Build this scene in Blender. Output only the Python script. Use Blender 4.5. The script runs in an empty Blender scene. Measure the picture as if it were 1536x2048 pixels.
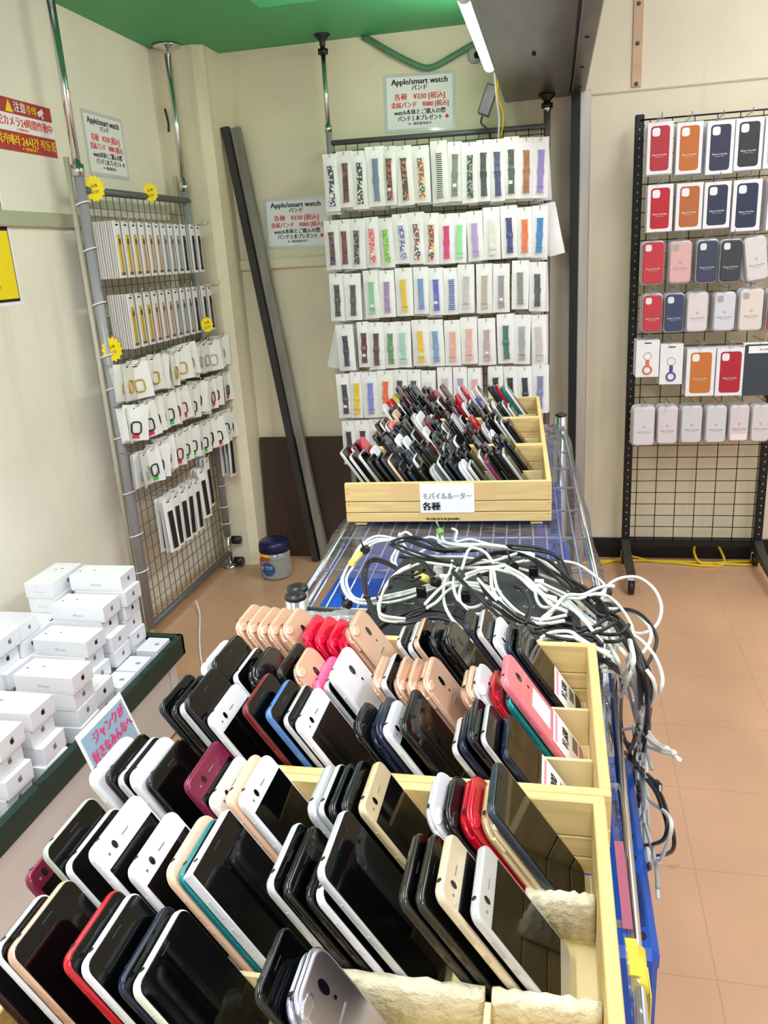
import bpy, math, random
from mathutils import Matrix, Vector
random.seed(11)
SC = bpy.context.scene
COL = SC.collection

# ------------------------------------------------------------------ camera, world, lights, exposure
cam_data = bpy.data.cameras.new('camera')
cam = bpy.data.objects.new('camera', cam_data)
COL.objects.link(cam)
cam_data.sensor_fit = 'HORIZONTAL'
cam_data.sensor_width = 36.0
cam_data.lens = 36.0 * 1617.0 / 1536.0
cam_data.clip_start = 0.02
cam.matrix_world = Matrix(((0.978914, -0.004884, 0.204213, 0.0), (0.195726, 0.308560, -0.930850, 0.0), (-0.058466, 0.951192, 0.303010, 1.35), (0.0, 0.0, 0.0, 1.0)))
SC.camera = cam
SC.view_settings.view_transform = 'Standard'
SC.view_settings.look = 'None'
SC.view_settings.gamma = 1.0
SC.view_settings.use_curve_mapping = False
SC.view_settings.exposure = 0.26
world = bpy.data.worlds.new('shop_light')
SC.world = world
world.use_nodes = True
bg = world.node_tree.nodes['Background']
bg.inputs['Color'].default_value = (0.92, 0.96, 1.0, 1)
bg.inputs['Strength'].default_value = 0.8

def area(name, loc, size, power, rot=(0, 0, 0), color=(0.97, 0.985, 1.0)):
    d = bpy.data.lights.new(name, 'AREA')
    d.shape = 'RECTANGLE'
    d.size, d.size_y = size
    d.energy = power
    d.color = color
    o = bpy.data.objects.new(name, d)
    o.location = loc
    o.rotation_euler = rot
    COL.objects.link(o)
    return o

area('fluorescent_row_light', (-0.8, 0.75, 2.12), (0.35, 1.5), 40, (0, math.radians(24), 0))
area('fluorescent_front_light', (-0.3, -0.5, 2.3), (1.4, 0.5), 30, (math.radians(28), 0, 0))
area('aisle_light', (1.05, 1.7, 2.55), (0.5, 1.8), 31)

# ------------------------------------------------------------------ materials
def lin(c):
    c = c / 255.0
    return c / 12.92 if c <= 0.04045 else ((c + 0.055) / 1.055) ** 2.4

def rgb(c):
    return (lin(c[0]), lin(c[1]), lin(c[2]), 1.0)

MATS = {}

def M(name, c, rough=0.5, metal=0.0, noise=0.0, scale=20.0, bump=0.0, coat=0.0, stretch=None, emit=0.0, spec=0.5):
    key = (name, tuple(c), rough, metal, noise, scale, bump, coat, stretch, emit)
    if key in MATS:
        return MATS[key]
    m = bpy.data.materials.new(name)
    m.use_nodes = True
    nt = m.node_tree
    b = nt.nodes['Principled BSDF']
    b.inputs['Base Color'].default_value = rgb(c)
    b.inputs['Roughness'].default_value = rough
    b.inputs['Metallic'].default_value = metal
    b.inputs['Specular IOR Level'].default_value = spec
    if coat:
        b.inputs['Coat Weight'].default_value = coat
        b.inputs['Coat Roughness'].default_value = 0.05
    if emit:
        b.inputs['Emission Color'].default_value = rgb(c)
        b.inputs['Emission Strength'].default_value = emit
    if noise or bump:
        tc = nt.nodes.new('ShaderNodeTexCoord')
        mp = nt.nodes.new('ShaderNodeMapping')
        nt.links.new(tc.outputs['Object'], mp.inputs['Vector'])
        if stretch:
            mp.inputs['Scale'].default_value = stretch
        n = nt.nodes.new('ShaderNodeTexNoise')
        n.inputs['Scale'].default_value = scale
        n.inputs['Detail'].default_value = 6
        nt.links.new(mp.outputs['Vector'], n.inputs['Vector'])
        if noise:
            r = nt.nodes.new('ShaderNodeValToRGB')
            lo = [max(0, x * (1 - noise)) for x in rgb(c)[:3]] + [1]
            hi = [min(1, x * (1 + noise * 0.5)) for x in rgb(c)[:3]] + [1]
            r.color_ramp.elements[0].position = 0.3
            r.color_ramp.elements[1].position = 0.68
            r.color_ramp.elements[0].color = lo
            r.color_ramp.elements[1].color = hi
            nt.links.new(n.outputs['Fac'], r.inputs['Fac'])
            nt.links.new(r.outputs['Color'], b.inputs['Base Color'])
        if bump:
            bp = nt.nodes.new('ShaderNodeBump')
            bp.inputs['Strength'].default_value = bump
            bp.inputs['Distance'].default_value = 0.01
            nt.links.new(n.outputs['Fac'], bp.inputs['Height'])
            nt.links.new(bp.outputs['Normal'], b.inputs['Normal'])
    MATS[key] = m
    return m

def clear(name, tint=(255, 255, 255), gloss=0.12, rough=0.12, bump=0.0, scale=30, milky=0.0):
    """clear plastic: mostly see-through with a glossy skin"""
    key = ('clear', name, tint, gloss, rough, bump, milky)
    if key in MATS:
        return MATS[key]
    m = bpy.data.materials.new(name)
    m.use_nodes = True
    nt = m.node_tree
    for n in list(nt.nodes):
        nt.nodes.remove(n)
    out = nt.nodes.new('ShaderNodeOutputMaterial')
    tr = nt.nodes.new('ShaderNodeBsdfTransparent')
    tr.inputs['Color'].default_value = rgb(tint)
    gl = nt.nodes.new('ShaderNodeBsdfGlossy')
    gl.inputs['Roughness'].default_value = rough
    mx = nt.nodes.new('ShaderNodeMixShader')
    lw = nt.nodes.new('ShaderNodeLayerWeight')
    lw.inputs['Blend'].default_value = 0.35
    ma = nt.nodes.new('ShaderNodeMath')
    ma.operation = 'MULTIPLY_ADD'
    ma.inputs[1].default_value = 0.35
    ma.inputs[2].default_value = gloss
    nt.links.new(lw.outputs['Facing'], ma.inputs[0])
    nt.links.new(ma.outputs[0], mx.inputs[0])
    nt.links.new(tr.outputs[0], mx.inputs[1])
    nt.links.new(gl.outputs[0], mx.inputs[2])
    last = mx
    if milky:
        df = nt.nodes.new('ShaderNodeBsdfDiffuse')
        df.inputs['Color'].default_value = rgb((238, 238, 240))
        m2 = nt.nodes.new('ShaderNodeMixShader')
        m2.inputs[0].default_value = milky
        nt.links.new(mx.outputs[0], m2.inputs[1])
        nt.links.new(df.outputs[0], m2.inputs[2])
        last = m2
    if bump:
        tc = nt.nodes.new('ShaderNodeTexCoord')
        n = nt.nodes.new('ShaderNodeTexNoise')
        n.inputs['Scale'].default_value = scale
        n.inputs['Detail'].default_value = 4
        nt.links.new(tc.outputs['Object'], n.inputs['Vector'])
        bp = nt.nodes.new('ShaderNodeBump')
        bp.inputs['Strength'].default_value = bump
        bp.inputs['Distance'].default_value = 0.02
        nt.links.new(n.outputs['Fac'], bp.inputs['Height'])
        nt.links.new(bp.outputs['Normal'], gl.inputs['Normal'])
    nt.links.new(last.outputs[0], out.inputs[0])
    MATS[key] = m
    return m

def band_mat(spec):
    if spec in MATS:
        return MATS[spec]
    if spec[0] == 'plain':
        m = M('band_rubber', spec[1:], 0.45)
    else:
        m = bpy.data.materials.new('band_weave')
        m.use_nodes = True
        nt = m.node_tree
        b = nt.nodes['Principled BSDF']
        b.inputs['Roughness'].default_value = 0.6
        tc = nt.nodes.new('ShaderNodeTexCoord')
        mp = nt.nodes.new('ShaderNodeMapping')
        nt.links.new(tc.outputs['Object'], mp.inputs['Vector'])
        rp = nt.nodes.new('ShaderNodeValToRGB')
        rp.color_ramp.interpolation = 'CONSTANT'
        el = rp.color_ramp.elements
        if spec[0] == 'rib':
            w = nt.nodes.new('ShaderNodeTexWave')
            w.bands_direction = 'Z'
            w.inputs['Scale'].default_value = 45
            nt.links.new(mp.outputs[0], w.inputs['Vector'])
            nt.links.new(w.outputs['Fac'], rp.inputs['Fac'])
            el[0].color = rgb(spec[2]); el[1].color = rgb(spec[1]); el[1].position = 0.35
        else:
            mp.inputs['Rotation'].default_value = (0, math.radians(45), 0)
            mp.inputs['Scale'].default_value = (1, 0.01, 1)
            v = nt.nodes.new('ShaderNodeTexVoronoi')
            v.distance = 'CHEBYCHEV'
            v.inputs['Scale'].default_value = 165
            v.inputs['Randomness'].default_value = 0.15
            nt.links.new(mp.outputs[0], v.inputs['Vector'])
            nt.links.new(v.outputs['Color'], rp.inputs['Fac'])
            el[0].color = rgb(spec[1]); el[1].color = rgb(spec[2]); el[1].position = 0.42
            e = el.new(0.62); e.color = rgb(spec[3])
        nt.links.new(rp.outputs['Color'], b.inputs['Base Color'])
    MATS[spec] = m
    return m

def wall_mat(name, c, streak):
    m = M(name, c, 0.7, noise=0.10, scale=2.2, bump=0.04)
    nt = m.node_tree
    b = nt.nodes['Principled BSDF']
    src = b.inputs['Base Color'].links[0].from_socket
    tc = nt.nodes.new('ShaderNodeTexCoord')
    mp = nt.nodes.new('ShaderNodeMapping')
    mp.inputs['Scale'].default_value = (7, 7, 0.6)
    n = nt.nodes.new('ShaderNodeTexNoise')
    n.inputs['Scale'].default_value = 1.3
    n.inputs['Detail'].default_value = 5
    rp = nt.nodes.new('ShaderNodeValToRGB')
    rp.color_ramp.elements[0].position = 0.58
    rp.color_ramp.elements[1].position = 0.8
    rp.color_ramp.elements[1].color = (streak, streak, streak, 1)
    rp.color_ramp.elements[0].color = (0, 0, 0, 1)
    mx = nt.nodes.new('ShaderNodeMix')
    mx.data_type = 'RGBA'
    mx.inputs[7].default_value = rgb((150, 138, 105))
    nt.links.new(tc.outputs['Object'], mp.inputs['Vector'])
    nt.links.new(mp.outputs[0], n.inputs['Vector'])
    nt.links.new(n.outputs['Fac'], rp.inputs['Fac'])
    nt.links.new(rp.outputs['Color'], mx.inputs[0])
    nt.links.new(src, mx.inputs[6])
    nt.links.new(mx.outputs[2], b.inputs['Base Color'])
    return m

def floor_mat():
    m = M('vinyl_floor', (204, 160, 127), 0.32, noise=0.10, scale=3.0, bump=0.02)
    nt = m.node_tree
    b = nt.nodes['Principled BSDF']
    src = b.inputs['Base Color'].links[0].from_socket
    tc = nt.nodes.new('ShaderNodeTexCoord')
    mp = nt.nodes.new('ShaderNodeMapping')
    mp.inputs['Location'].default_value = (0.007, -0.105, 0)
    mp.inputs['Rotation'].default_value = (0, 0, math.radians(1.0))
    br = nt.nodes.new('ShaderNodeTexBrick')
    br.offset = 0.0
    br.inputs['Scale'].default_value = 1.0
    br.inputs['Brick Width'].default_value = 0.295
    br.inputs['Row Height'].default_value = 0.295
    br.inputs['Mortar Size'].default_value = 0.0012
    br.inputs['Color1'].default_value = (0, 0, 0, 1)
    br.inputs['Color2'].default_value = (0, 0, 0, 1)
    br.inputs['Mortar'].default_value = (0.35, 0.35, 0.35, 1)
    nt.links.new(tc.outputs['Object'], mp.inputs['Vector'])
    nt.links.new(mp.outputs[0], br.inputs['Vector'])
    mx = nt.nodes.new('ShaderNodeMix')
    mx.data_type = 'RGBA'
    mx.inputs[7].default_value = rgb((134, 95, 66))
    nt.links.new(br.outputs['Color'], mx.inputs[0])
    nt.links.new(src, mx.inputs[6])
    # scuffs with a shape of their own
    n = nt.nodes.new('ShaderNodeTexNoise')
    n.inputs['Scale'].default_value = 9
    n.inputs['Detail'].default_value = 3
    nt.links.new(tc.outputs['Object'], n.inputs['Vector'])
    rp = nt.nodes.new('ShaderNodeValToRGB')
    rp.color_ramp.elements[0].position = 0.70
    rp.color_ramp.elements[1].position = 0.76
    rp.color_ramp.elements[1].color = (0.6, 0.6, 0.6, 1)
    nt.links.new(n.outputs['Fac'], rp.inputs['Fac'])
    m2 = nt.nodes.new('ShaderNodeMix')
    m2.data_type = 'RGBA'
    m2.inputs[7].default_value = rgb((120, 85, 58))
    nt.links.new(rp.outputs['Color'], m2.inputs[0])
    nt.links.new(mx.outputs[2], m2.inputs[6])
    nt.links.new(m2.outputs[2], b.inputs['Base Color'])
    return m

CREAM = wall_mat('cream_wall', (232, 222, 196), 0.5)
CREAM_L = wall_mat('cream_wall_side', (246, 239, 225), 0.3)
GREEN = M('green_paint', (66, 160, 102), 0.55, noise=0.08, scale=2)
GREEN_LIT = M('green_paint_lit', (70, 190, 135), 0.5)  # duct green, with the tube lamp's light painted in as a brighter tone
CHROME = M('chrome', (215, 215, 218), 0.16, 1.0)
STEEL = M('dark_steel', (122, 118, 112), 0.34, 0.85, noise=0.35, scale=3, stretch=(6, 1, 1))
IRON = M('raw_iron', (140, 137, 130), 0.5, 0.35, noise=0.35, scale=8, stretch=(3, 3, 0.4))
GREYPIPE = M('grey_pipe', (160, 160, 166), 0.4, 0.1)
GREYPIPE2 = M('grey_bar', (98, 99, 102), 0.45, 0.2)
BLACKM = M('black_metal', (24, 23, 24), 0.45, 0.3)
BLACKP = M('black_plastic', (20, 20, 22), 0.4)
DARKP = M('dark_plastic', (42, 44, 48), 0.5)
WHITEP = M('white_plastic', (240, 240, 240), 0.35)
PAPER = M('white_paper', (244, 244, 246), 0.6)
CARD = M('white_card', (233, 233, 238), 0.5)
CARD2 = M('pale_card', (190, 176, 166), 0.6)
LOGO = M('grey_print', (118, 118, 124), 0.4)
INK = M('black_print', (18, 18, 20), 0.6)
REDINK = M('red_print', (225, 50, 35), 0.6)
PINKINK = M('pink_print', (225, 60, 120), 0.6)
LIGHTINK = M('pale_print', (205, 205, 205), 0.6)
GREYINK = M('soft_grey_print', (150, 150, 155), 0.6)
YELLOW = M('yellow_card', (250, 222, 0), 0.55)
YELLOWC = M('yellow_cable', (222, 190, 20), 0.45)
WOOD = M('pale_wood', (224, 194, 132), 0.6, noise=0.16, scale=9, stretch=(1.2, 14, 14), bump=0.05)
WOODY = M('pale_wood_side', (220, 190, 126), 0.6, noise=0.16, scale=9, stretch=(14, 1.2, 14), bump=0.05)
PLY = M('thin_plywood', (230, 212, 160), 0.65, noise=0.07, scale=10)
DARKWOOD = M('dark_board', (62, 42, 32), 0.6, noise=0.2, scale=8, stretch=(12, 12, 0.6))
FOAM = M('foam_sheet', (232, 222, 192), 0.85, noise=0.10, scale=120, bump=0.6)
GLASS = M('black_glass', (4, 5, 6), 0.06, 0, spec=0.28)
LENS = M('lens_glass', (8, 9, 14), 0.08)
BLUE = M('blue_plastic', (0, 80, 180), 0.35)
BLUE_SHADE = M('blue_recess_shade', (10, 45, 110), 0.5)
TRAYG = M('dark_green_plastic', (18, 48, 42), 0.5)
FILM = clear('clear_film', gloss=0.08, rough=0.16, bump=0.5, scale=45)
VINYL = clear('clear_vinyl', tint=(215, 222, 238), gloss=0.05, rough=0.16, bump=0.6, scale=12, milky=0.02)
CLAMM = clear('clear_case', tint=(250, 250, 251), gloss=0.03, rough=0.12, milky=0.015)
POUCH = M('white_pouch', (238, 239, 240), 0.32, bump=0.15, scale=26)
POUCH_L = M('white_pouch_small', (240, 240, 238), 0.34, bump=0.1, scale=40)

# ------------------------------------------------------------------ mesh building
class MB:
    def __init__(s):
        s.v, s.f, s.smooth = [], [], []
        s.T = Matrix.Identity(4)
    def add(s, vs, fs, smooth=False):
        b = len(s.v)
        s.v += [tuple(s.T @ Vector(p)) for p in vs]
        s.f += [tuple(i + b for i in q) for q in fs]
        s.smooth += [smooth] * len(fs)
        return s
    def box(s, lo, hi, ch=0.0):
        x0, y0, z0 = lo
        x1, y1, z1 = hi
        if x0 > x1: x0, x1 = x1, x0
        if y0 > y1: y0, y1 = y1, y0
        if z0 > z1: z0, z1 = z1, z0
        if ch <= 0:
            vs = [(x, y, z) for z in (z0, z1) for y in (y0, y1) for x in (x0, x1)]
            return s.add(vs, [(0, 2, 3, 1), (4, 5, 7, 6), (0, 1, 5, 4), (2, 6, 7, 3), (0, 4, 6, 2), (1, 3, 7, 5)])
        c = min(ch, (x1 - x0) * .45, (y1 - y0) * .45, (z1 - z0) * .45)
        def ring(i, z):
            return [(x0 + i, y0, z), (x1 - i, y0, z), (x1, y0 + i, z), (x1, y1 - i, z), (x1 - i, y1, z), (x0 + i, y1, z), (x0, y1 - i, z), (x0, y0 + i, z)]
        def ring_in(z):
            return [(x0 + c, y0 + c, z), (x1 - c, y0 + c, z), (x1 - c, y0 + c, z), (x1 - c, y1 - c, z), (x1 - c, y1 - c, z), (x0 + c, y1 - c, z), (x0 + c, y1 - c, z), (x0 + c, y0 + c, z)]
        return s.loops([ring_in(z0), ring(c, z0 + c), ring(c, z1 - c), ring_in(z1)])
    def loops(s, L, smooth=False, caps=True, closed=False):
        n = len(L[0])
        vs = [p for r in L for p in r]
        fs = []
        m = len(L)
        for a in range(m if closed else m - 1):
            b = (a + 1) % m
            for i in range(n):
                j = (i + 1) % n
                fs.append((a * n + i, a * n + j, b * n + j, b * n + i))
        s.add(vs, fs, smooth)
        if caps and not closed:
            base = len(s.v) - len(vs)
            s.f.append(tuple(base + i for i in range(n))[::-1]); s.smooth.append(False)
            s.f.append(tuple(base + (m - 1) * n + i for i in range(n))); s.smooth.append(False)
        return s
    def prism(s, pts, z0, z1):
        return s.loops([[(x, y, z0) for x, y in pts], [(x, y, z1) for x, y in pts]])
    def slab(s, w, h, r, t, b, n=5, cx=0, cy=0, z0=0.0, smooth=True):
        """rounded rectangle plate with rounded edges, w in x, h in y, t in z"""
        L = []
        for k in range(4):
            a = k / 3 * math.pi / 2
            i = b * (1 - math.sin(a)); z = z0 + b * (1 - math.cos(a))
            L.append([(x + cx, y + cy, z) for x, y in rr(w - 2 * i, h - 2 * i, max(r - i, 0.0004), n)])
        for k in range(4):
            a = math.pi / 2 * (1 - k / 3)
            i = b * (1 - math.sin(a)); z = z0 + t - b * (1 - math.cos(a))
            L.append([(x + cx, y + cy, z) for x, y in rr(w - 2 * i, h - 2 * i, max(r - i, 0.0004), n)])
        return s.loops(L, smooth)
    def cyl(s, p, q, r, n=12, r2=None, smooth=True):
        p, q = Vector(p), Vector(q)
        d = (q - p)
        a = d.orthogonal().normalized()
        b = d.normalized().cross(a)
        r2 = r if r2 is None else r2
        L = [[tuple(c + (a * math.cos(t) + b * math.sin(t)) * R) for t in [2 * math.pi * i / n for i in range(n)]] for c, R in ((p, r), (q, r2))]
        return s.loops(L, smooth)
    def tube(s, pts, r, n=6, sub=0, closed=False):
        P = [Vector(p) for p in pts]
        if sub:
            P = spline(P, sub, closed)
        L = []
        prev = None
        m = len(P)
        for i, p in enumerate(P):
            d = (P[(i + 1) % m] - P[i - 1]) if closed else (P[min(i + 1, m - 1)] - P[max(i - 1, 0)])
            if d.length < 1e-9:
                d = Vector((0, 0, 1))
            d.normalize()
            a = d.orthogonal() if prev is None else prev - d * prev.dot(d)
            if a.length < 1e-6:
                a = d.orthogonal()
            a.normalize()
            prev = a
            b = d.cross(a)
            L.append([tuple(p + (a * math.cos(t) + b * math.sin(t)) * r) for t in [2 * math.pi * k / n for k in range(n)]])
        return s.loops(L, True, closed=closed)
    def lathe(s, prof, c=(0, 0, 0), n=20):
        L = [[(c[0] + r * math.cos(t), c[1] + r * math.sin(t), c[2] + z) for t in [2 * math.pi * k / n for k in range(n)]] for r, z in prof]
        return s.loops(L, True)
    def grid(s, fn, nu, nv, smooth=True):
        vs = [fn(i / nu, j / nv) for j in range(nv + 1) for i in range(nu + 1)]
        fs = [(j * (nu + 1) + i, j * (nu + 1) + i + 1, (j + 1) * (nu + 1) + i + 1, (j + 1) * (nu + 1) + i) for j in range(nv) for i in range(nu)]
        return s.add(vs, fs, smooth)
    def mesh(s, name, mat, inv=None):
        me = bpy.data.meshes.new(name)
        v = s.v if inv is None else [tuple(inv @ Vector(p)) for p in s.v]
        me.from_pydata(v, [], s.f)
        me.polygons.foreach_set('use_smooth', s.smooth)
        if mat:
            me.materials.append(mat)
        me.update()
        return me

def rr(w, h, r, n=5):
    r = min(r, w / 2 - 1e-5, h / 2 - 1e-5)
    o = []
    for cx, cy, a0 in ((w / 2 - r, h / 2 - r, 0), (-w / 2 + r, h / 2 - r, 90), (-w / 2 + r, -h / 2 + r, 180), (w / 2 - r, -h / 2 + r, 270)):
        for k in range(n):
            a = math.radians(a0 + 90 * k / (n - 1))
            o.append((cx + r * math.cos(a), cy + r * math.sin(a)))
    return o

def spline(P, sub, closed=False):
    o = []
    m = len(P)
    for i in range(m if closed else m - 1):
        p0 = P[i - 1] if (closed or i > 0) else P[0] * 2 - P[1]
        p1, p2 = P[i], P[(i + 1) % m]
        p3 = P[(i + 2) % m] if (closed or i + 2 < m) else P[-1] * 2 - P[-2]
        for k in range(sub):
            t = k / sub
            o.append(0.5 * ((2 * p1) + (p2 - p0) * t + (2 * p0 - 5 * p1 + 4 * p2 - p3) * t * t + (3 * p1 - p0 - 3 * p2 + p3) * t ** 3))
    if not closed:
        o.append(P[-1])
    return o

# ------------------------------------------------------------------ objects
WM = {}      # world matrices of everything linked, so parts can be given in world coordinates

def thing(name, label, cat, loc=(0, 0, 0), rot=None, group=None):
    o = bpy.data.objects.new(name, None)
    o.empty_display_size = 0.02
    COL.objects.link(o)
    m = Matrix.Translation(loc) @ (rot.to_4x4() if rot is not None else Matrix.Identity(4))
    o.matrix_world = m
    WM[o.name] = m
    return tag(o, label, cat, group)

def tag(o, label, cat, group=None):
    o['label'] = label
    o['category'] = cat
    if group:
        o['group'] = group
    return o

def obj(name, mb, mat, parent=None, world=False, label=None, loc=None):
    """one mesh object; world=True: mb is in world coordinates and is moved into the parent's frame"""
    inv = None
    if parent is not None and world:
        inv = WM[parent.name].inverted()
    me = mb if isinstance(mb, bpy.types.Mesh) else mb.mesh(name, mat, inv)
    o = bpy.data.objects.new(name, me)
    COL.objects.link(o)
    if parent is not None:
        o.parent = parent
        WM[o.name] = WM[parent.name]
    else:
        WM[o.name] = Matrix.Identity(4)
    if label:
        o['label'] = label
    return o

def struct(name, mb, mat):
    o = obj(name, mb, mat)
    o['kind'] = 'structure'
    return o

def solo(name, mb, mat, label, cat, group=None):
    """a thing that is a single mesh given in world coordinates: origin moved to its base"""
    xs = [p[0] for p in mb.v]; ys = [p[1] for p in mb.v]; zs = [p[2] for p in mb.v]
    c = Vector(((min(xs) + max(xs)) / 2, (min(ys) + max(ys)) / 2, min(zs)))
    me = mb.mesh(name, mat, Matrix.Translation(-c))
    o = bpy.data.objects.new(name, me)
    o.location = c
    COL.objects.link(o)
    WM[o.name] = Matrix.Translation(c)
    return tag(o, label, cat, group)

def copy_tree(src, mat4, label=None, group=None):
    """copy of a thing, its parts and their sub-parts (shared mesh data)"""
    r = src.copy()
    COL.objects.link(r)
    r.matrix_world = mat4
    WM[r.name] = mat4
    if label:
        r['label'] = label
    if group:
        r['group'] = group
    for ch in KIDS.get(src.name, []):
        c = ch.copy()
        COL.objects.link(c)
        c.parent = r
        for g in KIDS.get(ch.name, []):
            d = g.copy()
            COL.objects.link(d)
            d.parent = c
    return r

KIDS = {}

def kids(*objs):
    for o in objs:
        if o.parent:
            KIDS.setdefault(o.parent.name, []).append(o)

ORD = 'first second third fourth fifth sixth seventh eighth ninth tenth eleventh twelfth thirteenth fourteenth fifteenth sixteenth seventeenth eighteenth nineteenth twentieth'.split() + ['twenty-first', 'twenty-second', 'twenty-third', 'twenty-fourth']

# ------------------------------------------------------------------ writing
TXT = {}

def text_data(s):
    if s in TXT:
        return TXT[s]
    c = bpy.data.curves.new('lettering', 'FONT')
    c.body = s
    c.resolution_u = 2
    o = bpy.data.objects.new('lettering', c)
    COL.objects.link(o)
    bpy.context.view_layer.update()
    me = bpy.data.meshes.new_from_object(o.evaluated_get(bpy.context.evaluated_depsgraph_get()))
    vs = [tuple(v.co) for v in me.vertices]
    fs = [tuple(p.vertices) for p in me.polygons]
    bpy.data.objects.remove(o)
    bpy.data.curves.remove(c)
    bpy.data.meshes.remove(me)
    TXT[s] = (vs, fs)
    return TXT[s]

def put_text(s, mat4, height, mat, parent, name='lettering', maxw=None, align='C', bold=0.0, label=None):
    """lettering in the plane of mat4 (x right, y up, z out of the surface), given in world coordinates"""
    vs, fs = text_data(s)
    if not vs:
        return None
    x0 = min(v[0] for v in vs); x1 = max(v[0] for v in vs)
    k = height
    kx = k
    if maxw and (x1 - x0) * k > maxw:
        kx = maxw / (x1 - x0)
    cx = (x0 + x1) / 2 if align == 'C' else x0
    mb = MB()
    for dx in ((0,) if not bold else (-bold, 0, bold)):
        mb.T = mat4 @ Matrix.Translation((dx * height, 0, 0.00001 * dx))
        mb.add([((v[0] - cx) * kx, (v[1] - 0.35) * k, 0) for v in vs], fs)
    return obj(name, mb, mat, parent, world=True, label=label)

for _s in ['Apple/smart watch', 'バンド', '各種　¥330 [税込]', '金属バンド　¥880 [税込]', 'watch本体とご購入の際', 'バンド１本プレゼント', '※一部対象外あり', 'モバイルルーター', '各種', 'Un eclat de la vie journalier', 'ジャンクが', '好きなみんなへ', '注意', '주의', '防犯カメラ24時間作動中', '감시카메라 24시간 작동중', 'iPhone', '¥1,680', '¥1,580', '¥3,300', '32GB', 'ドでか', 'iPhone 11 Pro Max', 'Leather Case', 'Silicone Case', '¥330']:
    text_data(_s)

def facing(axis, loc):
    """frame for something read on a surface: axis 'S' faces the viewer from the back wall, 'E' from the left wall"""
    if axis == 'S':
        r = Matrix(((1, 0, 0), (0, 0, -1), (0, 1, 0)))
    elif axis == 'E':
        r = Matrix(((0, 0, 1), (1, 0, 0), (0, 1, 0)))
    else:
        r = Matrix.Identity(3)
    return Matrix.Translation(loc) @ r.to_4x4()

def apple_outline(s):
    """bitten fruit mark with a leaf, s high"""
    body = [(0, .30), (.10, .35), (.22, .36), (.34, .30), (.40, .22), (.33, .13), (.30, .02), (.33, -.10), (.43, -.18), (.38, -.30), (.29, -.42), (.19, -.48), (.10, -.46), (0, -.43), (-.10, -.46), (-.19, -.48), (-.30, -.40), (-.38, -.26), (-.43, -.08), (-.43, .10), (-.37, .25), (-.25, .35), (-.12, .35)]
    leaf = [(.0, .38), (.02, .48), (.09, .56), (.19, .60), (.18, .50), (.11, .42)]
    return [(x * s, y * s) for x, y in body], [(x * s, y * s) for x, y in leaf]

def put_logo(mat4, s, mat, parent, name='fruit_mark'):
    mb = MB()
    mb.T = mat4
    for o in apple_outline(s):
        mb.add([(x, y, 0) for x, y in o], [tuple(range(len(o)))])
    return obj(name, mb, mat, parent, world=True)

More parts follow.
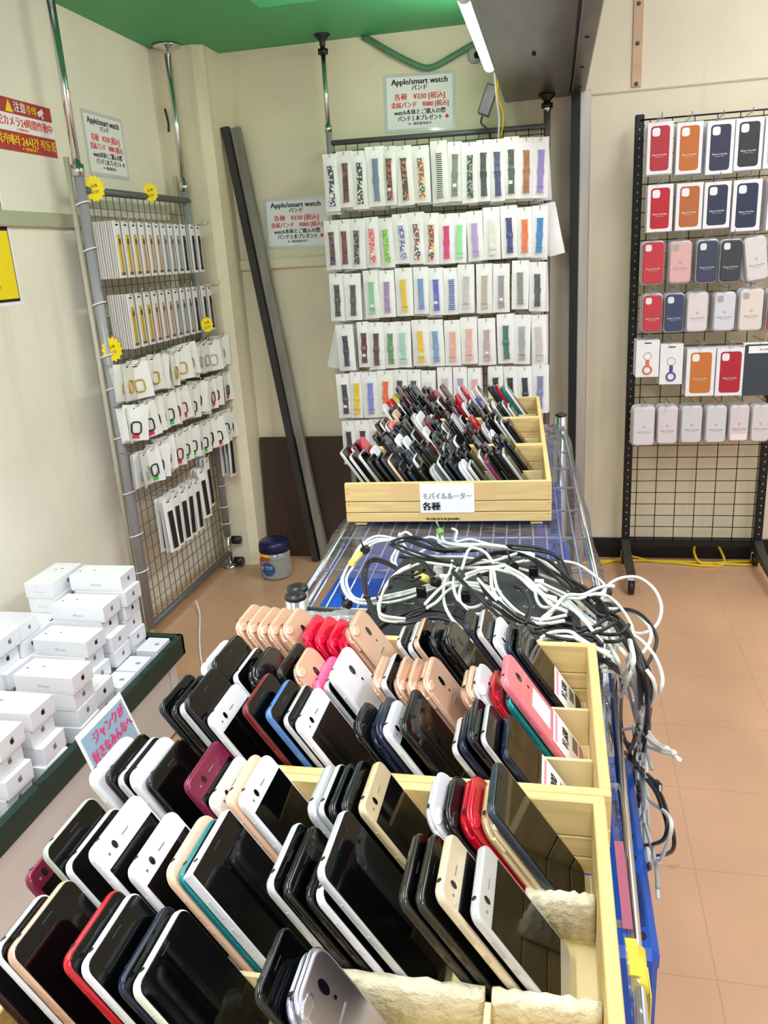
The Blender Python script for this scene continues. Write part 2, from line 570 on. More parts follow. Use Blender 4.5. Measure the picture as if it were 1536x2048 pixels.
# ------------------------------------------------------------------ measured tables (world metres)
BAND_ROWS = [
 [
  (-0.8509, 1.7318, 0.2085, 0.0595, ('braid', (35, 55, 105), (235, 235, 232), (25, 27, 30)), 'navy and white braided'),
  (-0.7941, 1.7374, 0.2032, 0.0657, ('braid', (120, 25, 35), (25, 27, 30), (120, 25, 35)), 'dark red braided'),
  (-0.7368, 1.7346, 0.2104, 0.0685, ('braid', (25, 27, 30), (235, 235, 232), (25, 27, 30)), 'black and white braided'),
  (-0.6741, 1.7442, 0.2146, 0.0743, ('plain', 90, 115, 150), 'slate blue woven'),
  (-0.6176, 1.7408, 0.2109, 0.0514, ('braid', (200, 110, 40), (25, 27, 30), (120, 50, 30)), 'orange and black braided'),
  (-0.5632, 1.7382, 0.2121, 0.0638, ('braid', (220, 130, 60), (25, 27, 30), (90, 60, 40)), 'brown and orange braided'),
  (-0.4974, 1.7329, 0.2023, 0.0652, ('braid', (225, 90, 60), (240, 225, 170), (60, 110, 80)), 'multicolour braided'),
  (-0.4274, 1.7445, 0.2188, 0.0646, ('rib', (60, 62, 70), (235, 235, 232)), 'grey and white striped'),
  (-0.3663, 1.7366, 0.2093, 0.0541, ('plain', 120, 125, 105), 'olive grey woven'),
  (-0.3114, 1.7293, 0.2118, 0.0619, ('braid', (30, 50, 45), (25, 27, 30), (130, 170, 150)), 'dark green braided'),
  (-0.2588, 1.7336, 0.2138, 0.0491, ('plain', 30, 38, 34), 'black woven'),
  (-0.2083, 1.7323, 0.216, 0.0519, ('plain', 32, 58, 115), 'navy silicone'),
  (-0.1565, 1.7365, 0.215, 0.0576, ('plain', 45, 72, 50), 'forest green'),
  (-0.1021, 1.7292, 0.2099, 0.0572, ('plain', 165, 100, 45), 'shiny brown leather'),
  (-0.0481, 1.7264, 0.2098, 0.0568, ('plain', 150, 130, 205), 'lavender'),
 ],
 [
  (-0.8672, 1.4905, 0.1875, 0.061, ('braid', (170, 80, 40), (25, 27, 30), (60, 60, 110)), 'rust and black braided'),
  (-0.8179, 1.4904, 0.1869, 0.0438, ('braid', (110, 25, 35), (25, 27, 30), (150, 40, 50)), 'wine red braided'),
  (-0.765, 1.49, 0.1894, 0.0724, ('braid', (60, 62, 62), (150, 150, 150), (25, 27, 30)), 'charcoal braided'),
  (-0.7034, 1.4922, 0.1899, 0.0565, ('braid', (235, 120, 120), (245, 200, 195), (230, 90, 100)), 'salmon pink braided'),
  (-0.6473, 1.4854, 0.1862, 0.0562, ('braid', (130, 215, 80), (200, 235, 120), (110, 190, 70)), 'lime green braided'),
  (-0.584, 1.4965, 0.1851, 0.0688, ('braid', (70, 80, 160), (235, 235, 232), (150, 150, 215)), 'blue and white braided'),
  (-0.5266, 1.4988, 0.1924, 0.065, ('braid', (200, 90, 50), (235, 235, 232), (60, 60, 80)), 'orange and navy braided'),
  (-0.4668, 1.4918, 0.19, 0.0613, ('braid', (205, 60, 50), (235, 200, 110), (50, 70, 90)), 'red and yellow braided'),
  (-0.409, 1.4849, 0.1833, 0.0609, ('plain', 225, 20, 120), 'magenta'),
  (-0.3561, 1.4844, 0.1827, 0.051, ('plain', 150, 230, 165), 'mint green'),
  (-0.2994, 1.4878, 0.1831, 0.062, ('plain', 185, 160, 215), 'lilac'),
  (-0.2333, 1.497, 0.19, 0.0646, ('plain', 232, 230, 222), 'white'),
  (-0.1693, 1.4986, 0.1891, 0.0609, ('plain', 40, 55, 130), 'royal navy'),
  (-0.1101, 1.4887, 0.1814, 0.0537, ('plain', 235, 120, 45), 'bright orange'),
  (-0.052, 1.4906, 0.1867, 0.0601, ('plain', 30, 135, 210), 'sky blue'),
 ],
 [
  (-0.8604, 1.2877, 0.1863, 0.0601, ('plain', 28, 34, 36), 'black silicone'),
  (-0.7961, 1.2843, 0.183, 0.0686, ('plain', 58, 58, 48), 'dark olive'),
  (-0.7198, 1.293, 0.1877, 0.0645, ('rib', (150, 220, 170), (120, 190, 140)), 'mint ribbed'),
  (-0.6549, 1.2895, 0.1824, 0.0627, ('rib', (175, 145, 190), (140, 110, 160)), 'mauve ribbed'),
  (-0.5846, 1.2952, 0.186, 0.0701, ('rib', (248, 215, 50), (225, 185, 30)), 'yellow ribbed'),
  (-0.5156, 1.2946, 0.1806, 0.0609, ('rib', (130, 165, 220), (100, 135, 200)), 'light blue ribbed'),
  (-0.4564, 1.2882, 0.1814, 0.0605, ('rib', (105, 110, 220), (80, 85, 190)), 'periwinkle ribbed'),
  (-0.3974, 1.285, 0.1789, 0.0575, ('rib', (30, 65, 150), (190, 205, 235)), 'blue and white ribbed'),
  (-0.3366, 1.2941, 0.1843, 0.0635, ('rib', (215, 212, 205), (190, 188, 180)), 'off white ribbed'),
  (-0.2649, 1.2932, 0.1867, 0.0642, ('rib', (205, 195, 180), (175, 165, 150)), 'beige ribbed'),
  (-0.1991, 1.2896, 0.1834, 0.0637, ('rib', (165, 165, 175), (135, 135, 145)), 'grey ribbed'),
  (-0.1254, 1.2977, 0.1823, 0.0643, ('rib', (150, 160, 158), (110, 120, 118)), 'silver ribbed'),
  (-0.0608, 1.288, 0.1831, 0.0626, ('plain', 72, 78, 84), 'dark grey'),
 ],
 [
  (-0.8429, 1.0848, 0.1865, 0.0787, ('plain', 35, 50, 72), 'dark navy'),
  (-0.7644, 1.0935, 0.1839, 0.0487, ('plain', 88, 25, 45), 'burgundy'),
  (-0.7112, 1.0893, 0.1916, 0.0636, ('plain', 85, 30, 55), 'plum'),
  (-0.652, 1.0868, 0.1855, 0.0549, ('plain', 95, 150, 95), 'leaf green'),
  (-0.5988, 1.0878, 0.1842, 0.0648, ('plain', 165, 215, 205), 'pale aqua'),
  (-0.5279, 1.0914, 0.1846, 0.0764, ('plain', 245, 205, 40), 'sunny yellow'),
  (-0.4683, 1.0888, 0.1853, 0.0671, ('plain', 125, 160, 215), 'cornflower blue'),
  (-0.3972, 1.0845, 0.1806, 0.0646, ('plain', 240, 180, 160), 'peach'),
  (-0.3316, 1.0927, 0.1842, 0.066, ('plain', 240, 185, 175), 'blush pink'),
  (-0.261, 1.0864, 0.1843, 0.0687, ('plain', 195, 170, 175), 'dusty mauve'),
  (-0.1859, 1.0991, 0.1928, 0.068, ('plain', 45, 120, 105), 'teal green'),
  (-0.1198, 1.0931, 0.1916, 0.0643, ('plain', 170, 172, 182), 'cool grey'),
  (-0.0577, 1.0903, 0.1935, 0.0574, ('plain', 215, 205, 200), 'cream'),
 ],
 [
  (-0.8624, 0.8846, 0.1866, 0.0645, ('plain', 38, 62, 58), 'dark green'),
  (-0.8082, 0.8899, 0.193, 0.0427, ('plain', 240, 205, 25), 'bold yellow'),
  (-0.7498, 0.8882, 0.1923, 0.0742, ('plain', 130, 140, 225), 'violet blue'),
  (-0.6824, 0.893, 0.1949, 0.0666, ('plain', 240, 110, 45), 'vivid orange'),
  (-0.6194, 0.8944, 0.1941, 0.0591, ('plain', 40, 45, 42), 'charcoal black'),
  (-0.5622, 0.8927, 0.1935, 0.0553, ('plain', 55, 75, 62), 'bottle green'),
  (-0.5021, 0.8874, 0.1894, 0.0583, ('plain', 230, 230, 226), 'plain white'),
  (-0.4349, 0.8988, 0.1952, 0.0612, ('plain', 210, 205, 195), 'pale beige'),
  (-0.3722, 0.8969, 0.1945, 0.0574, ('plain', 190, 165, 200), 'soft lilac'),
  (-0.3134, 0.8917, 0.1905, 0.0537, ('plain', 240, 185, 180), 'rose pink'),
  (-0.2273, 0.8956, 0.1928, 0.0584, ('plain', 28, 28, 30), 'jet black'),
  (-0.1687, 0.8937, 0.1921, 0.056, ('plain', 30, 30, 32), 'matte black'),
  (-0.1129, 0.892, 0.1915, 0.0556, ('plain', 35, 48, 68), 'midnight blue'),
  (-0.05, 0.8965, 0.1939, 0.0662, ('plain', 140, 140, 190), 'grey violet'),
 ],
 [
  (-0.8558, 0.6833, 0.1899, 0.0583, ('plain', 25, 27, 30), 'black'),
  (-0.7956, 0.6857, 0.1891, 0.0615, ('plain', 28, 30, 33), 'deep black'),
  (-0.7387, 0.6882, 0.1883, 0.0417, ('plain', 215, 215, 210), 'milk white'),
 ],
]
CASES = [
  ('box', 0.3669, 1.7373, 0.1715, 0.0873, (175, 40, 55), 'dark red'),
  ('box', 0.4666, 1.7296, 0.1702, 0.0875, (190, 105, 40), 'tan orange'),
  ('box', 0.5698, 1.7247, 0.1731, 0.0911, (42, 46, 72), 'navy'),
  ('box', 0.6635, 1.7255, 0.1679, 0.0911, (45, 44, 44), 'black'),
  ('box', 0.7564, 1.7251, 0.1679, 0.0841, (200, 200, 200), 'white'),
  ('box', 0.3758, 1.5314, 0.162, 0.0892, (185, 20, 40), 'bright red'),
  ('box', 0.4766, 1.5298, 0.1604, 0.0905, (180, 100, 50), 'saddle brown'),
  ('box', 0.5716, 1.5269, 0.1573, 0.0902, (40, 48, 74), 'slate navy'),
  ('box', 0.6711, 1.5269, 0.1729, 0.095, (38, 46, 76), 'deep navy'),
  ('box', 0.7822, 1.5227, 0.1708, 0.0837, (200, 200, 200), 'pale'),
  ('clam', 0.3609, 1.3411, 0.1598, 0.0859, (205, 20, 42), 'red'),
  ('clam', 0.4566, 1.3361, 0.1562, 0.0858, (235, 185, 180), 'pink'),
  ('clam', 0.5502, 1.3347, 0.1574, 0.0809, (38, 48, 82), 'navy'),
  ('clam', 0.6318, 1.3318, 0.1566, 0.0809, (30, 38, 44), 'black'),
  ('clam', 0.7178, 1.3361, 0.1611, 0.0841, (232, 226, 226), 'white tilted'),
  ('clam', 0.365, 1.1506, 0.1449, 0.0775, (205, 22, 45), 'scarlet'),
  ('clam', 0.4437, 1.1503, 0.1469, 0.0758, (35, 55, 98), 'blue'),
  ('clam', 0.5259, 1.1484, 0.1483, 0.0828, (236, 226, 228), 'plain white'),
  ('clam', 0.6212, 1.1459, 0.1461, 0.0826, (226, 228, 238), 'cool white'),
  ('clam', 0.714, 1.1535, 0.1574, 0.092, (238, 228, 218), 'cream white'),
  ('clam', 0.8054, 1.1498, 0.1574, 0.0785, (205, 25, 60), 'crimson'),
  ('tag', 0.3539, 0.9788, 0.1396, 0.0856, (215, 110, 70), 'orange key ring tag'),
  ('tag', 0.4416, 0.9618, 0.1534, 0.0832, (70, 70, 150), 'violet key ring tag'),
  ('box', 0.5494, 0.9398, 0.1795, 0.1032, (195, 115, 50), 'caramel brown'),
  ('box', 0.6553, 0.9392, 0.1799, 0.1007, (175, 28, 48), 'ruby red'),
  ('folio', 0.7583, 0.9501, 0.1922, 0.1135, (55, 64, 74), 'charcoal'),
  ('clam', 0.3501, 0.7251, 0.1633, 0.0911, (232, 228, 236), 'frosted white'),
  ('clam', 0.4387, 0.7243, 0.1564, 0.0819, (234, 224, 228), 'pinkish white'),
  ('clam', 0.5284, 0.7247, 0.1532, 0.0847, (225, 225, 228), 'pale grey'),
  ('clam', 0.6185, 0.7232, 0.1517, 0.0838, (226, 226, 228), 'light grey'),
  ('clam', 0.7014, 0.7231, 0.148, 0.0782, (232, 222, 226), 'labelled white'),
  ('clam', 0.7793, 0.7236, 0.1506, 0.0727, (230, 226, 226), 'edge white'),
]
PHONES = [
  ('A3', -0.3862, 0.36, 0.105, 0.073, 0.0085, 'S', 'black_maroon'),
  ('A3', -0.3674, 0.36, 0.1301, 0.0573, 0.0066, 'S', 'white'),
  ('A3', -0.3586, 0.36, 0.1297, 0.0728, 0.0085, 'S', 'rosegold'),
  ('A3', -0.3174, 0.36, 0.128, 0.0693, 0.0085, 'S', 'red'),
  ('A3', -0.3046, 0.36, 0.1249, 0.0709, 0.0085, 'S', 'white'),
  ('A3', -0.2795, 0.36, 0.113, 0.073, 0.0066, 'S', 'navy'),
  ('A3', -0.2695, 0.36, 0.1105, 0.073, 0.0085, 'S', 'pearl'),
  ('A3', -0.1842, 0.36, 0.1211, 0.0599, 0.0066, 'S', 'black'),
  ('A3', -0.1681, 0.36, 0.1077, 0.0572, 0.0155, 'F', 'chrome'),
  ('A2', -0.408, 0.445, 0.105, 0.052, 0.0085, 'W', 'maroon'),
  ('A2', -0.3864, 0.445, 0.1381, 0.0713, 0.0066, 'S', 'silvergreen'),
  ('A2', -0.3696, 0.445, 0.1233, 0.075, 0.0085, 'S', 'white'),
  ('A2', -0.3471, 0.445, 0.1414, 0.075, 0.0085, 'W', 'white'),
  ('A2', -0.3166, 0.445, 0.1253, 0.075, 0.0085, 'W', 'white'),
  ('A2', -0.2857, 0.445, 0.1267, 0.075, 0.0082, 'B', 'peach'),
  ('A2', -0.275, 0.445, 0.1262, 0.0711, 0.0071, 'S', 'teal'),
  ('A2', -0.2673, 0.445, 0.1287, 0.075, 0.01, 'X', 'white'),
  ('A2', -0.2055, 0.445, 0.1257, 0.075, 0.0083, 'S', 'silver'),
  ('A2', -0.1935, 0.445, 0.1231, 0.075, 0.0085, 'S', 'black'),
  ('A2', -0.1761, 0.445, 0.1187, 0.052, 0.0066, 'S', 'black'),
  ('A2', -0.1682, 0.445, 0.1198, 0.052, 0.0085, 'S', 'white'),
  ('A2', -0.1657, 0.445, 0.1446, 0.075, 0.0085, 'S', 'silver'),
  ('A2', -0.1071, 0.445, 0.1256, 0.075, 0.0085, 'S', 'brownblack'),
  ('A2', -0.0949, 0.445, 0.1258, 0.075, 0.0085, 'S', 'brownblack'),
  ('A2', -0.0805, 0.445, 0.1356, 0.0669, 0.0085, 'W', 'champagne'),
  ('A2', -0.0563, 0.445, 0.1183, 0.075, 0.0085, 'W', 'silver'),
  ('A1', -0.4038, 0.538, 0.1364, 0.071, 0.0095, 'B', 'white'),
  ('A1', -0.3864, 0.538, 0.1405, 0.071, 0.0079, 'S', 'black'),
  ('A1', -0.3745, 0.538, 0.1372, 0.071, 0.0085, 'S', 'silver'),
  ('A1', -0.3642, 0.538, 0.1394, 0.071, 0.0095, 'B', 'white2'),
  ('A1', -0.3481, 0.538, 0.1365, 0.071, 0.0085, 'S', 'black'),
  ('A1', -0.3122, 0.538, 0.1368, 0.071, 0.0085, 'W', 'maroon'),
  ('A1', -0.291, 0.538, 0.1192, 0.071, 0.0085, 'W', 'cream'),
  ('A1', -0.275, 0.538, 0.123, 0.071, 0.0085, 'W', 'peach'),
  ('A1', -0.2639, 0.538, 0.1232, 0.071, 0.0085, 'W', 'white'),
  ('A1', -0.2031, 0.538, 0.1179, 0.071, 0.0091, 'B', 'silver'),
  ('A1', -0.1923, 0.538, 0.1192, 0.071, 0.0066, 'S', 'silver'),
  ('A1', -0.1842, 0.538, 0.12, 0.071, 0.0085, 'S', 'black'),
  ('A1', -0.1727, 0.538, 0.1253, 0.071, 0.0085, 'S', 'navyblack'),
  ('A1', -0.1579, 0.538, 0.1251, 0.071, 0.0085, 'W', 'gold'),
  ('A1', -0.103, 0.538, 0.121, 0.071, 0.0095, 'F', 'white'),
  ('A1', -0.0897, 0.538, 0.1188, 0.0692, 0.01, 'F', 'black'),
  ('A1', -0.0759, 0.538, 0.1167, 0.071, 0.0147, 'F', 'red'),
  ('A1', -0.0582, 0.538, 0.1179, 0.0684, 0.0127, 'F', 'gold'),
  ('A1', -0.0516, 0.538, 0.1346, 0.071, 0.0085, 'S', 'slate'),
  ('B3', -0.383, 0.638, 0.1508, 0.0706, 0.0081, 'S', 'black'),
  ('B3', -0.3707, 0.638, 0.1473, 0.075, 0.0085, 'S', 'black'),
  ('B3', -0.3609, 0.638, 0.1503, 0.052, 0.0085, 'S', 'silver'),
  ('B3', -0.3543, 0.638, 0.1595, 0.075, 0.0066, 'S', 'navyblack'),
  ('B3', -0.333, 0.638, 0.1368, 0.075, 0.0085, 'W', 'white'),
  ('B3', -0.295, 0.638, 0.1542, 0.075, 0.0085, 'S', 'darkred'),
  ('B3', -0.2718, 0.638, 0.1495, 0.071, 0.0085, 'S', 'blue'),
  ('B3', -0.254, 0.638, 0.1423, 0.0743, 0.0066, 'S', 'silver'),
  ('B3', -0.2427, 0.638, 0.1374, 0.075, 0.0085, 'W', 'white'),
  ('B3', -0.1878, 0.638, 0.136, 0.0577, 0.0095, 'F', 'black'),
  ('B3', -0.1721, 0.638, 0.1295, 0.075, 0.0155, 'F', 'navy'),
  ('B3', -0.1566, 0.638, 0.1363, 0.0604, 0.0085, 'W', 'white'),
  ('B3', -0.1404, 0.638, 0.1423, 0.075, 0.0085, 'S', 'black'),
  ('B3', -0.0918, 0.638, 0.1177, 0.0615, 0.0072, 'S', 'silver'),
  ('B3', -0.0854, 0.638, 0.1229, 0.0686, 0.0085, 'S', 'navy'),
  ('B3', -0.0778, 0.638, 0.1362, 0.0715, 0.0085, 'S', 'navyblack'),
  ('B3', -0.0648, 0.638, 0.1327, 0.0676, 0.0066, 'S', 'silver'),
  ('B3', -0.0467, 0.638, 0.1157, 0.0725, 0.0085, 'S', 'navy'),
  ('B2', -0.3798, 0.728, 0.1422, 0.075, 0.0095, 'B', 'white'),
  ('B2', -0.3656, 0.728, 0.1503, 0.075, 0.0085, 'S', 'black'),
  ('B2', -0.3422, 0.728, 0.1314, 0.075, 0.0085, 'S', 'white'),
  ('B2', -0.3288, 0.728, 0.1346, 0.0744, 0.0155, 'F', 'black'),
  ('B2', -0.2911, 0.728, 0.1429, 0.0727, 0.0085, 'S', 'black'),
  ('B2', -0.2755, 0.728, 0.1439, 0.0664, 0.0095, 'F', 'rosegold'),
  ('B2', -0.2522, 0.728, 0.1238, 0.075, 0.0095, 'B', 'hotpink'),
  ('B2', -0.24, 0.728, 0.1236, 0.075, 0.0085, 'S', 'silver'),
  ('B2', -0.2336, 0.728, 0.1395, 0.075, 0.0095, 'B', 'white'),
  ('B2', -0.1902, 0.728, 0.1333, 0.07, 0.0095, 'F', 'rosegold'),
  ('B2', -0.1771, 0.728, 0.1314, 0.075, 0.0085, 'S', 'silver'),
  ('B2', -0.166, 0.728, 0.131, 0.075, 0.0095, 'F', 'rosegold'),
  ('B2', -0.153, 0.728, 0.1293, 0.075, 0.0095, 'F', 'rosegold'),
  ('B2', -0.1407, 0.728, 0.1289, 0.075, 0.0155, 'F', 'rosegold'),
  ('B2', -0.0957, 0.728, 0.1221, 0.0691, 0.0154, 'F', 'rosegold'),
  ('B2', -0.0819, 0.728, 0.1318, 0.064, 0.0095, 'F', 'white'),
  ('B2', -0.0656, 0.728, 0.1241, 0.0625, 0.0095, 'F', 'red'),
  ('B2', -0.0478, 0.728, 0.1138, 0.052, 0.0095, 'B', 'teal'),
  ('B2', -0.0524, 0.728, 0.1437, 0.0659, 0.0095, 'B', 'pink'),
  ('B1', -0.3792, 0.825, 0.1466, 0.075, 0.0095, 'F', 'rosegold'),
  ('B1', -0.366, 0.825, 0.1446, 0.075, 0.0095, 'F', 'rosegold'),
  ('B1', -0.3528, 0.825, 0.1425, 0.075, 0.0103, 'F', 'rosegold'),
  ('B1', -0.3394, 0.825, 0.1418, 0.075, 0.0105, 'F', 'rosegold'),
  ('B1', -0.3251, 0.825, 0.1399, 0.075, 0.0155, 'F', 'rosegold'),
  ('B1', -0.2957, 0.825, 0.1351, 0.0704, 0.0095, 'F', 'crimson'),
  ('B1', -0.2811, 0.825, 0.1305, 0.0745, 0.0095, 'F', 'crimson'),
  ('B1', -0.2665, 0.825, 0.126, 0.075, 0.011, 'F', 'crimson'),
  ('B1', -0.253, 0.825, 0.1267, 0.075, 0.0155, 'F', 'crimson'),
  ('B1', -0.2426, 0.825, 0.1427, 0.068, 0.0155, 'F', 'rosegold'),
  ('B1', -0.1779, 0.825, 0.1304, 0.052, 0.0066, 'S', 'silver'),
  ('B1', -0.1657, 0.825, 0.1239, 0.075, 0.0085, 'S', 'silver'),
  ('B1', -0.1583, 0.825, 0.1301, 0.075, 0.0085, 'S', 'rosegold'),
  ('B1', -0.1427, 0.825, 0.1322, 0.0695, 0.0095, 'F', 'black'),
  ('B1', -0.1295, 0.825, 0.1301, 0.0671, 0.0155, 'F', 'black'),
  ('B1', -0.0993, 0.825, 0.1602, 0.052, 0.0066, 'S', 'navy'),
  ('B1', -0.0851, 0.825, 0.1501, 0.0682, 0.0085, 'S', 'silver'),
  ('B1', -0.0672, 0.825, 0.1375, 0.0715, 0.0085, 'W', 'white'),
  ('B1', -0.0523, 0.825, 0.1304, 0.0676, 0.0066, 'S', 'navy'),
  ('B1', -0.0418, 0.825, 0.1268, 0.0703, 0.0085, 'S', 'navyblack'),
  ('F3', -0.3866, 1.6171, 0.1502, 0.068, 0.0085, 'S', 'black'),
  ('F3', -0.3699, 1.6178, 0.1498, 0.068, 0.0085, 'S', 'black'),
  ('F3', -0.3563, 1.6184, 0.1559, 0.068, 0.0069, 'S', 'slate'),
  ('F3', -0.3437, 1.6189, 0.1492, 0.068, 0.0077, 'S', 'rosegold'),
  ('F3', -0.3236, 1.6197, 0.1308, 0.066, 0.0085, 'S', 'black'),
  ('F3', -0.3018, 1.6207, 0.1194, 0.066, 0.0085, 'S', 'navy'),
  ('F3', -0.2798, 1.6216, 0.1237, 0.066, 0.0085, 'S', 'black'),
  ('F3', -0.2578, 1.6225, 0.1214, 0.058, 0.0155, 'F', 'silver'),
  ('F3', -0.2392, 1.6233, 0.1425, 0.068, 0.0066, 'S', 'silver'),
  ('F3', -0.2258, 1.6238, 0.1339, 0.068, 0.0085, 'S', 'navy'),
  ('F3', -0.2171, 1.6243, 0.1462, 0.068, 0.0085, 'S', 'navy'),
  ('F3', -0.1971, 1.6251, 0.1317, 0.058, 0.0155, 'F', 'white'),
  ('F3', -0.1751, 1.626, 0.1294, 0.066, 0.0085, 'S', 'silver'),
  ('F3', -0.1414, 1.6275, 0.1445, 0.068, 0.0085, 'S', 'maroon'),
  ('F2', -0.4697, 1.7085, 0.1452, 0.068, 0.0085, 'S', 'silvergreen'),
  ('F2', -0.4497, 1.7093, 0.1329, 0.066, 0.0085, 'S', 'silver'),
  ('F2', -0.4283, 1.7103, 0.1352, 0.068, 0.0085, 'S', 'silver'),
  ('F2', -0.401, 1.7115, 0.148, 0.068, 0.0066, 'W', 'white'),
  ('F2', -0.3764, 1.7122, 0.1194, 0.058, 0.0155, 'F', 'white'),
  ('F2', -0.348, 1.7137, 0.1444, 0.058, 0.0126, 'F', 'black'),
  ('F2', -0.3282, 1.7146, 0.1372, 0.058, 0.0095, 'F', 'navy'),
  ('F2', -0.307, 1.7153, 0.1209, 0.066, 0.0085, 'S', 'white'),
  ('F2', -0.277, 1.7167, 0.1537, 0.068, 0.0066, 'S', 'black'),
  ('F2', -0.2486, 1.7174, 0.1183, 0.058, 0.0155, 'F', 'black'),
  ('F2', -0.2377, 1.7184, 0.1483, 0.058, 0.0136, 'F', 'black'),
  ('F2', -0.213, 1.7194, 0.1344, 0.068, 0.0085, 'S', 'black'),
  ('F2', -0.1931, 1.7201, 0.1255, 0.066, 0.0085, 'S', 'black'),
  ('F2', -0.1635, 1.7215, 0.1288, 0.068, 0.0085, 'S', 'silver'),
  ('F2', -0.137, 1.7227, 0.1369, 0.068, 0.0085, 'S', 'black'),
  ('F2', -0.1246, 1.7232, 0.141, 0.068, 0.0069, 'S', 'black'),
  ('F2', -0.1106, 1.7238, 0.1319, 0.068, 0.0085, 'S', 'silver'),
  ('F1', -0.4672, 1.8029, 0.1292, 0.068, 0.0066, 'S', 'silver'),
  ('F1', -0.4637, 1.8035, 0.1383, 0.068, 0.0085, 'S', 'maroon'),
  ('F1', -0.4513, 1.8043, 0.1496, 0.058, 0.0095, 'F', 'red'),
  ('F1', -0.4238, 1.8051, 0.1219, 0.066, 0.0085, 'S', 'navy'),
  ('F1', -0.3984, 1.8066, 0.1481, 0.058, 0.0155, 'F', 'black'),
  ('F1', -0.3636, 1.8081, 0.1518, 0.068, 0.0085, 'W', 'white'),
  ('F1', -0.3447, 1.8089, 0.1466, 0.068, 0.0066, 'W', 'white'),
  ('F1', -0.3281, 1.8095, 0.1322, 0.068, 0.0085, 'S', 'slate'),
  ('F1', -0.3072, 1.8105, 0.1316, 0.068, 0.0085, 'S', 'black'),
  ('F1', -0.2762, 1.8118, 0.1493, 0.068, 0.0066, 'S', 'slate'),
  ('F1', -0.2539, 1.8125, 0.1247, 0.066, 0.0085, 'S', 'silver'),
  ('F1', -0.2387, 1.8134, 0.1483, 0.068, 0.0066, 'S', 'slate'),
  ('F1', -0.2274, 1.8138, 0.1434, 0.068, 0.0077, 'S', 'white'),
  ('F1', -0.2073, 1.8145, 0.1252, 0.066, 0.0085, 'S', 'black'),
  ('F1', -0.1864, 1.8156, 0.1468, 0.058, 0.0095, 'F', 'black'),
  ('F1', -0.1606, 1.8162, 0.1222, 0.066, 0.0085, 'S', 'navyblack'),
  ('F1', -0.1401, 1.8176, 0.1455, 0.058, 0.0155, 'F', 'black'),
  ('F1', -0.1203, 1.8187, 0.1447, 0.068, 0.0066, 'S', 'navy'),
  ('F1', -0.1065, 1.8191, 0.1353, 0.068, 0.0085, 'S', 'black'),
  ('M3', -0.4445, 1.9346, 0.128, 0.068, 0.0085, 'S', 'black'),
  ('M3', -0.4245, 1.9354, 0.1272, 0.066, 0.0085, 'S', 'black'),
  ('M3', -0.4025, 1.9364, 0.1355, 0.066, 0.0085, 'S', 'navyblack'),
  ('M3', -0.3805, 1.9373, 0.1344, 0.066, 0.0085, 'S', 'navy'),
  ('M3', -0.348, 1.9387, 0.1301, 0.068, 0.0085, 'S', 'blue2'),
  ('M3', -0.3193, 1.94, 0.1392, 0.068, 0.0085, 'W', 'white'),
  ('M3', -0.2993, 1.9407, 0.1242, 0.058, 0.0155, 'F', 'black'),
  ('M3', -0.2793, 1.9416, 0.1281, 0.058, 0.0124, 'F', 'black'),
  ('M3', -0.2592, 1.9424, 0.1199, 0.066, 0.0085, 'S', 'silver'),
  ('M3', -0.2233, 1.944, 0.1265, 0.058, 0.0155, 'F', 'black'),
  ('M3', -0.2108, 1.9445, 0.1506, 0.058, 0.0095, 'F', 'black'),
  ('M3', -0.1858, 1.9453, 0.1274, 0.066, 0.0085, 'S', 'black'),
  ('M3', -0.1598, 1.9467, 0.1246, 0.058, 0.0155, 'F', 'white'),
  ('M2', -0.4589, 2.034, 0.1378, 0.068, 0.0085, 'S', 'black'),
  ('M2', -0.4457, 2.0346, 0.1426, 0.068, 0.0066, 'S', 'silver'),
  ('M2', -0.4326, 2.0349, 0.1345, 0.068, 0.008, 'S', 'silver'),
  ('M2', -0.4237, 2.0353, 0.1368, 0.068, 0.0085, 'W', 'coral'),
  ('M2', -0.4087, 2.0361, 0.1319, 0.066, 0.0085, 'S', 'navy'),
  ('M2', -0.3899, 2.037, 0.1408, 0.068, 0.0085, 'S', 'black'),
  ('M2', -0.3597, 2.0382, 0.1501, 0.058, 0.0155, 'F', 'white'),
  ('M2', -0.328, 2.0396, 0.1491, 0.068, 0.0085, 'S', 'maroon'),
  ('M2', -0.308, 2.0403, 0.1342, 0.058, 0.0151, 'F', 'black'),
  ('M2', -0.2859, 2.0413, 0.1282, 0.066, 0.0085, 'S', 'silver'),
  ('M2', -0.2673, 2.0422, 0.1368, 0.058, 0.0155, 'F', 'black'),
  ('M2', -0.2564, 2.0426, 0.1519, 0.058, 0.0095, 'F', 'silver'),
  ('M2', -0.2257, 2.0433, 0.1185, 0.066, 0.0085, 'S', 'slate'),
  ('M2', -0.2127, 2.0445, 0.1504, 0.058, 0.0095, 'F', 'red'),
  ('M2', -0.1847, 2.0452, 0.1219, 0.058, 0.0155, 'F', 'white'),
  ('M2', -0.1707, 2.0461, 0.136, 0.066, 0.0085, 'S', 'navyblack'),
  ('M2', -0.1486, 2.0476, 0.1429, 0.068, 0.0066, 'S', 'silver'),
  ('M2', -0.1341, 2.0481, 0.1323, 0.068, 0.0085, 'S', 'silver'),
  ('M2', -0.123, 2.0488, 0.1318, 0.058, 0.0155, 'F', 'black'),
  ('M1', -0.4311, 2.1302, 0.1505, 0.068, 0.0085, 'W', 'rosegold'),
  ('M1', -0.4028, 2.1314, 0.1333, 0.068, 0.0085, 'S', 'black'),
  ('M1', -0.3828, 2.1322, 0.1353, 0.058, 0.0155, 'F', 'silver'),
  ('M1', -0.3624, 2.1331, 0.1428, 0.068, 0.0085, 'W', 'white'),
  ('M1', -0.3319, 2.1344, 0.131, 0.068, 0.0068, 'W', 'white'),
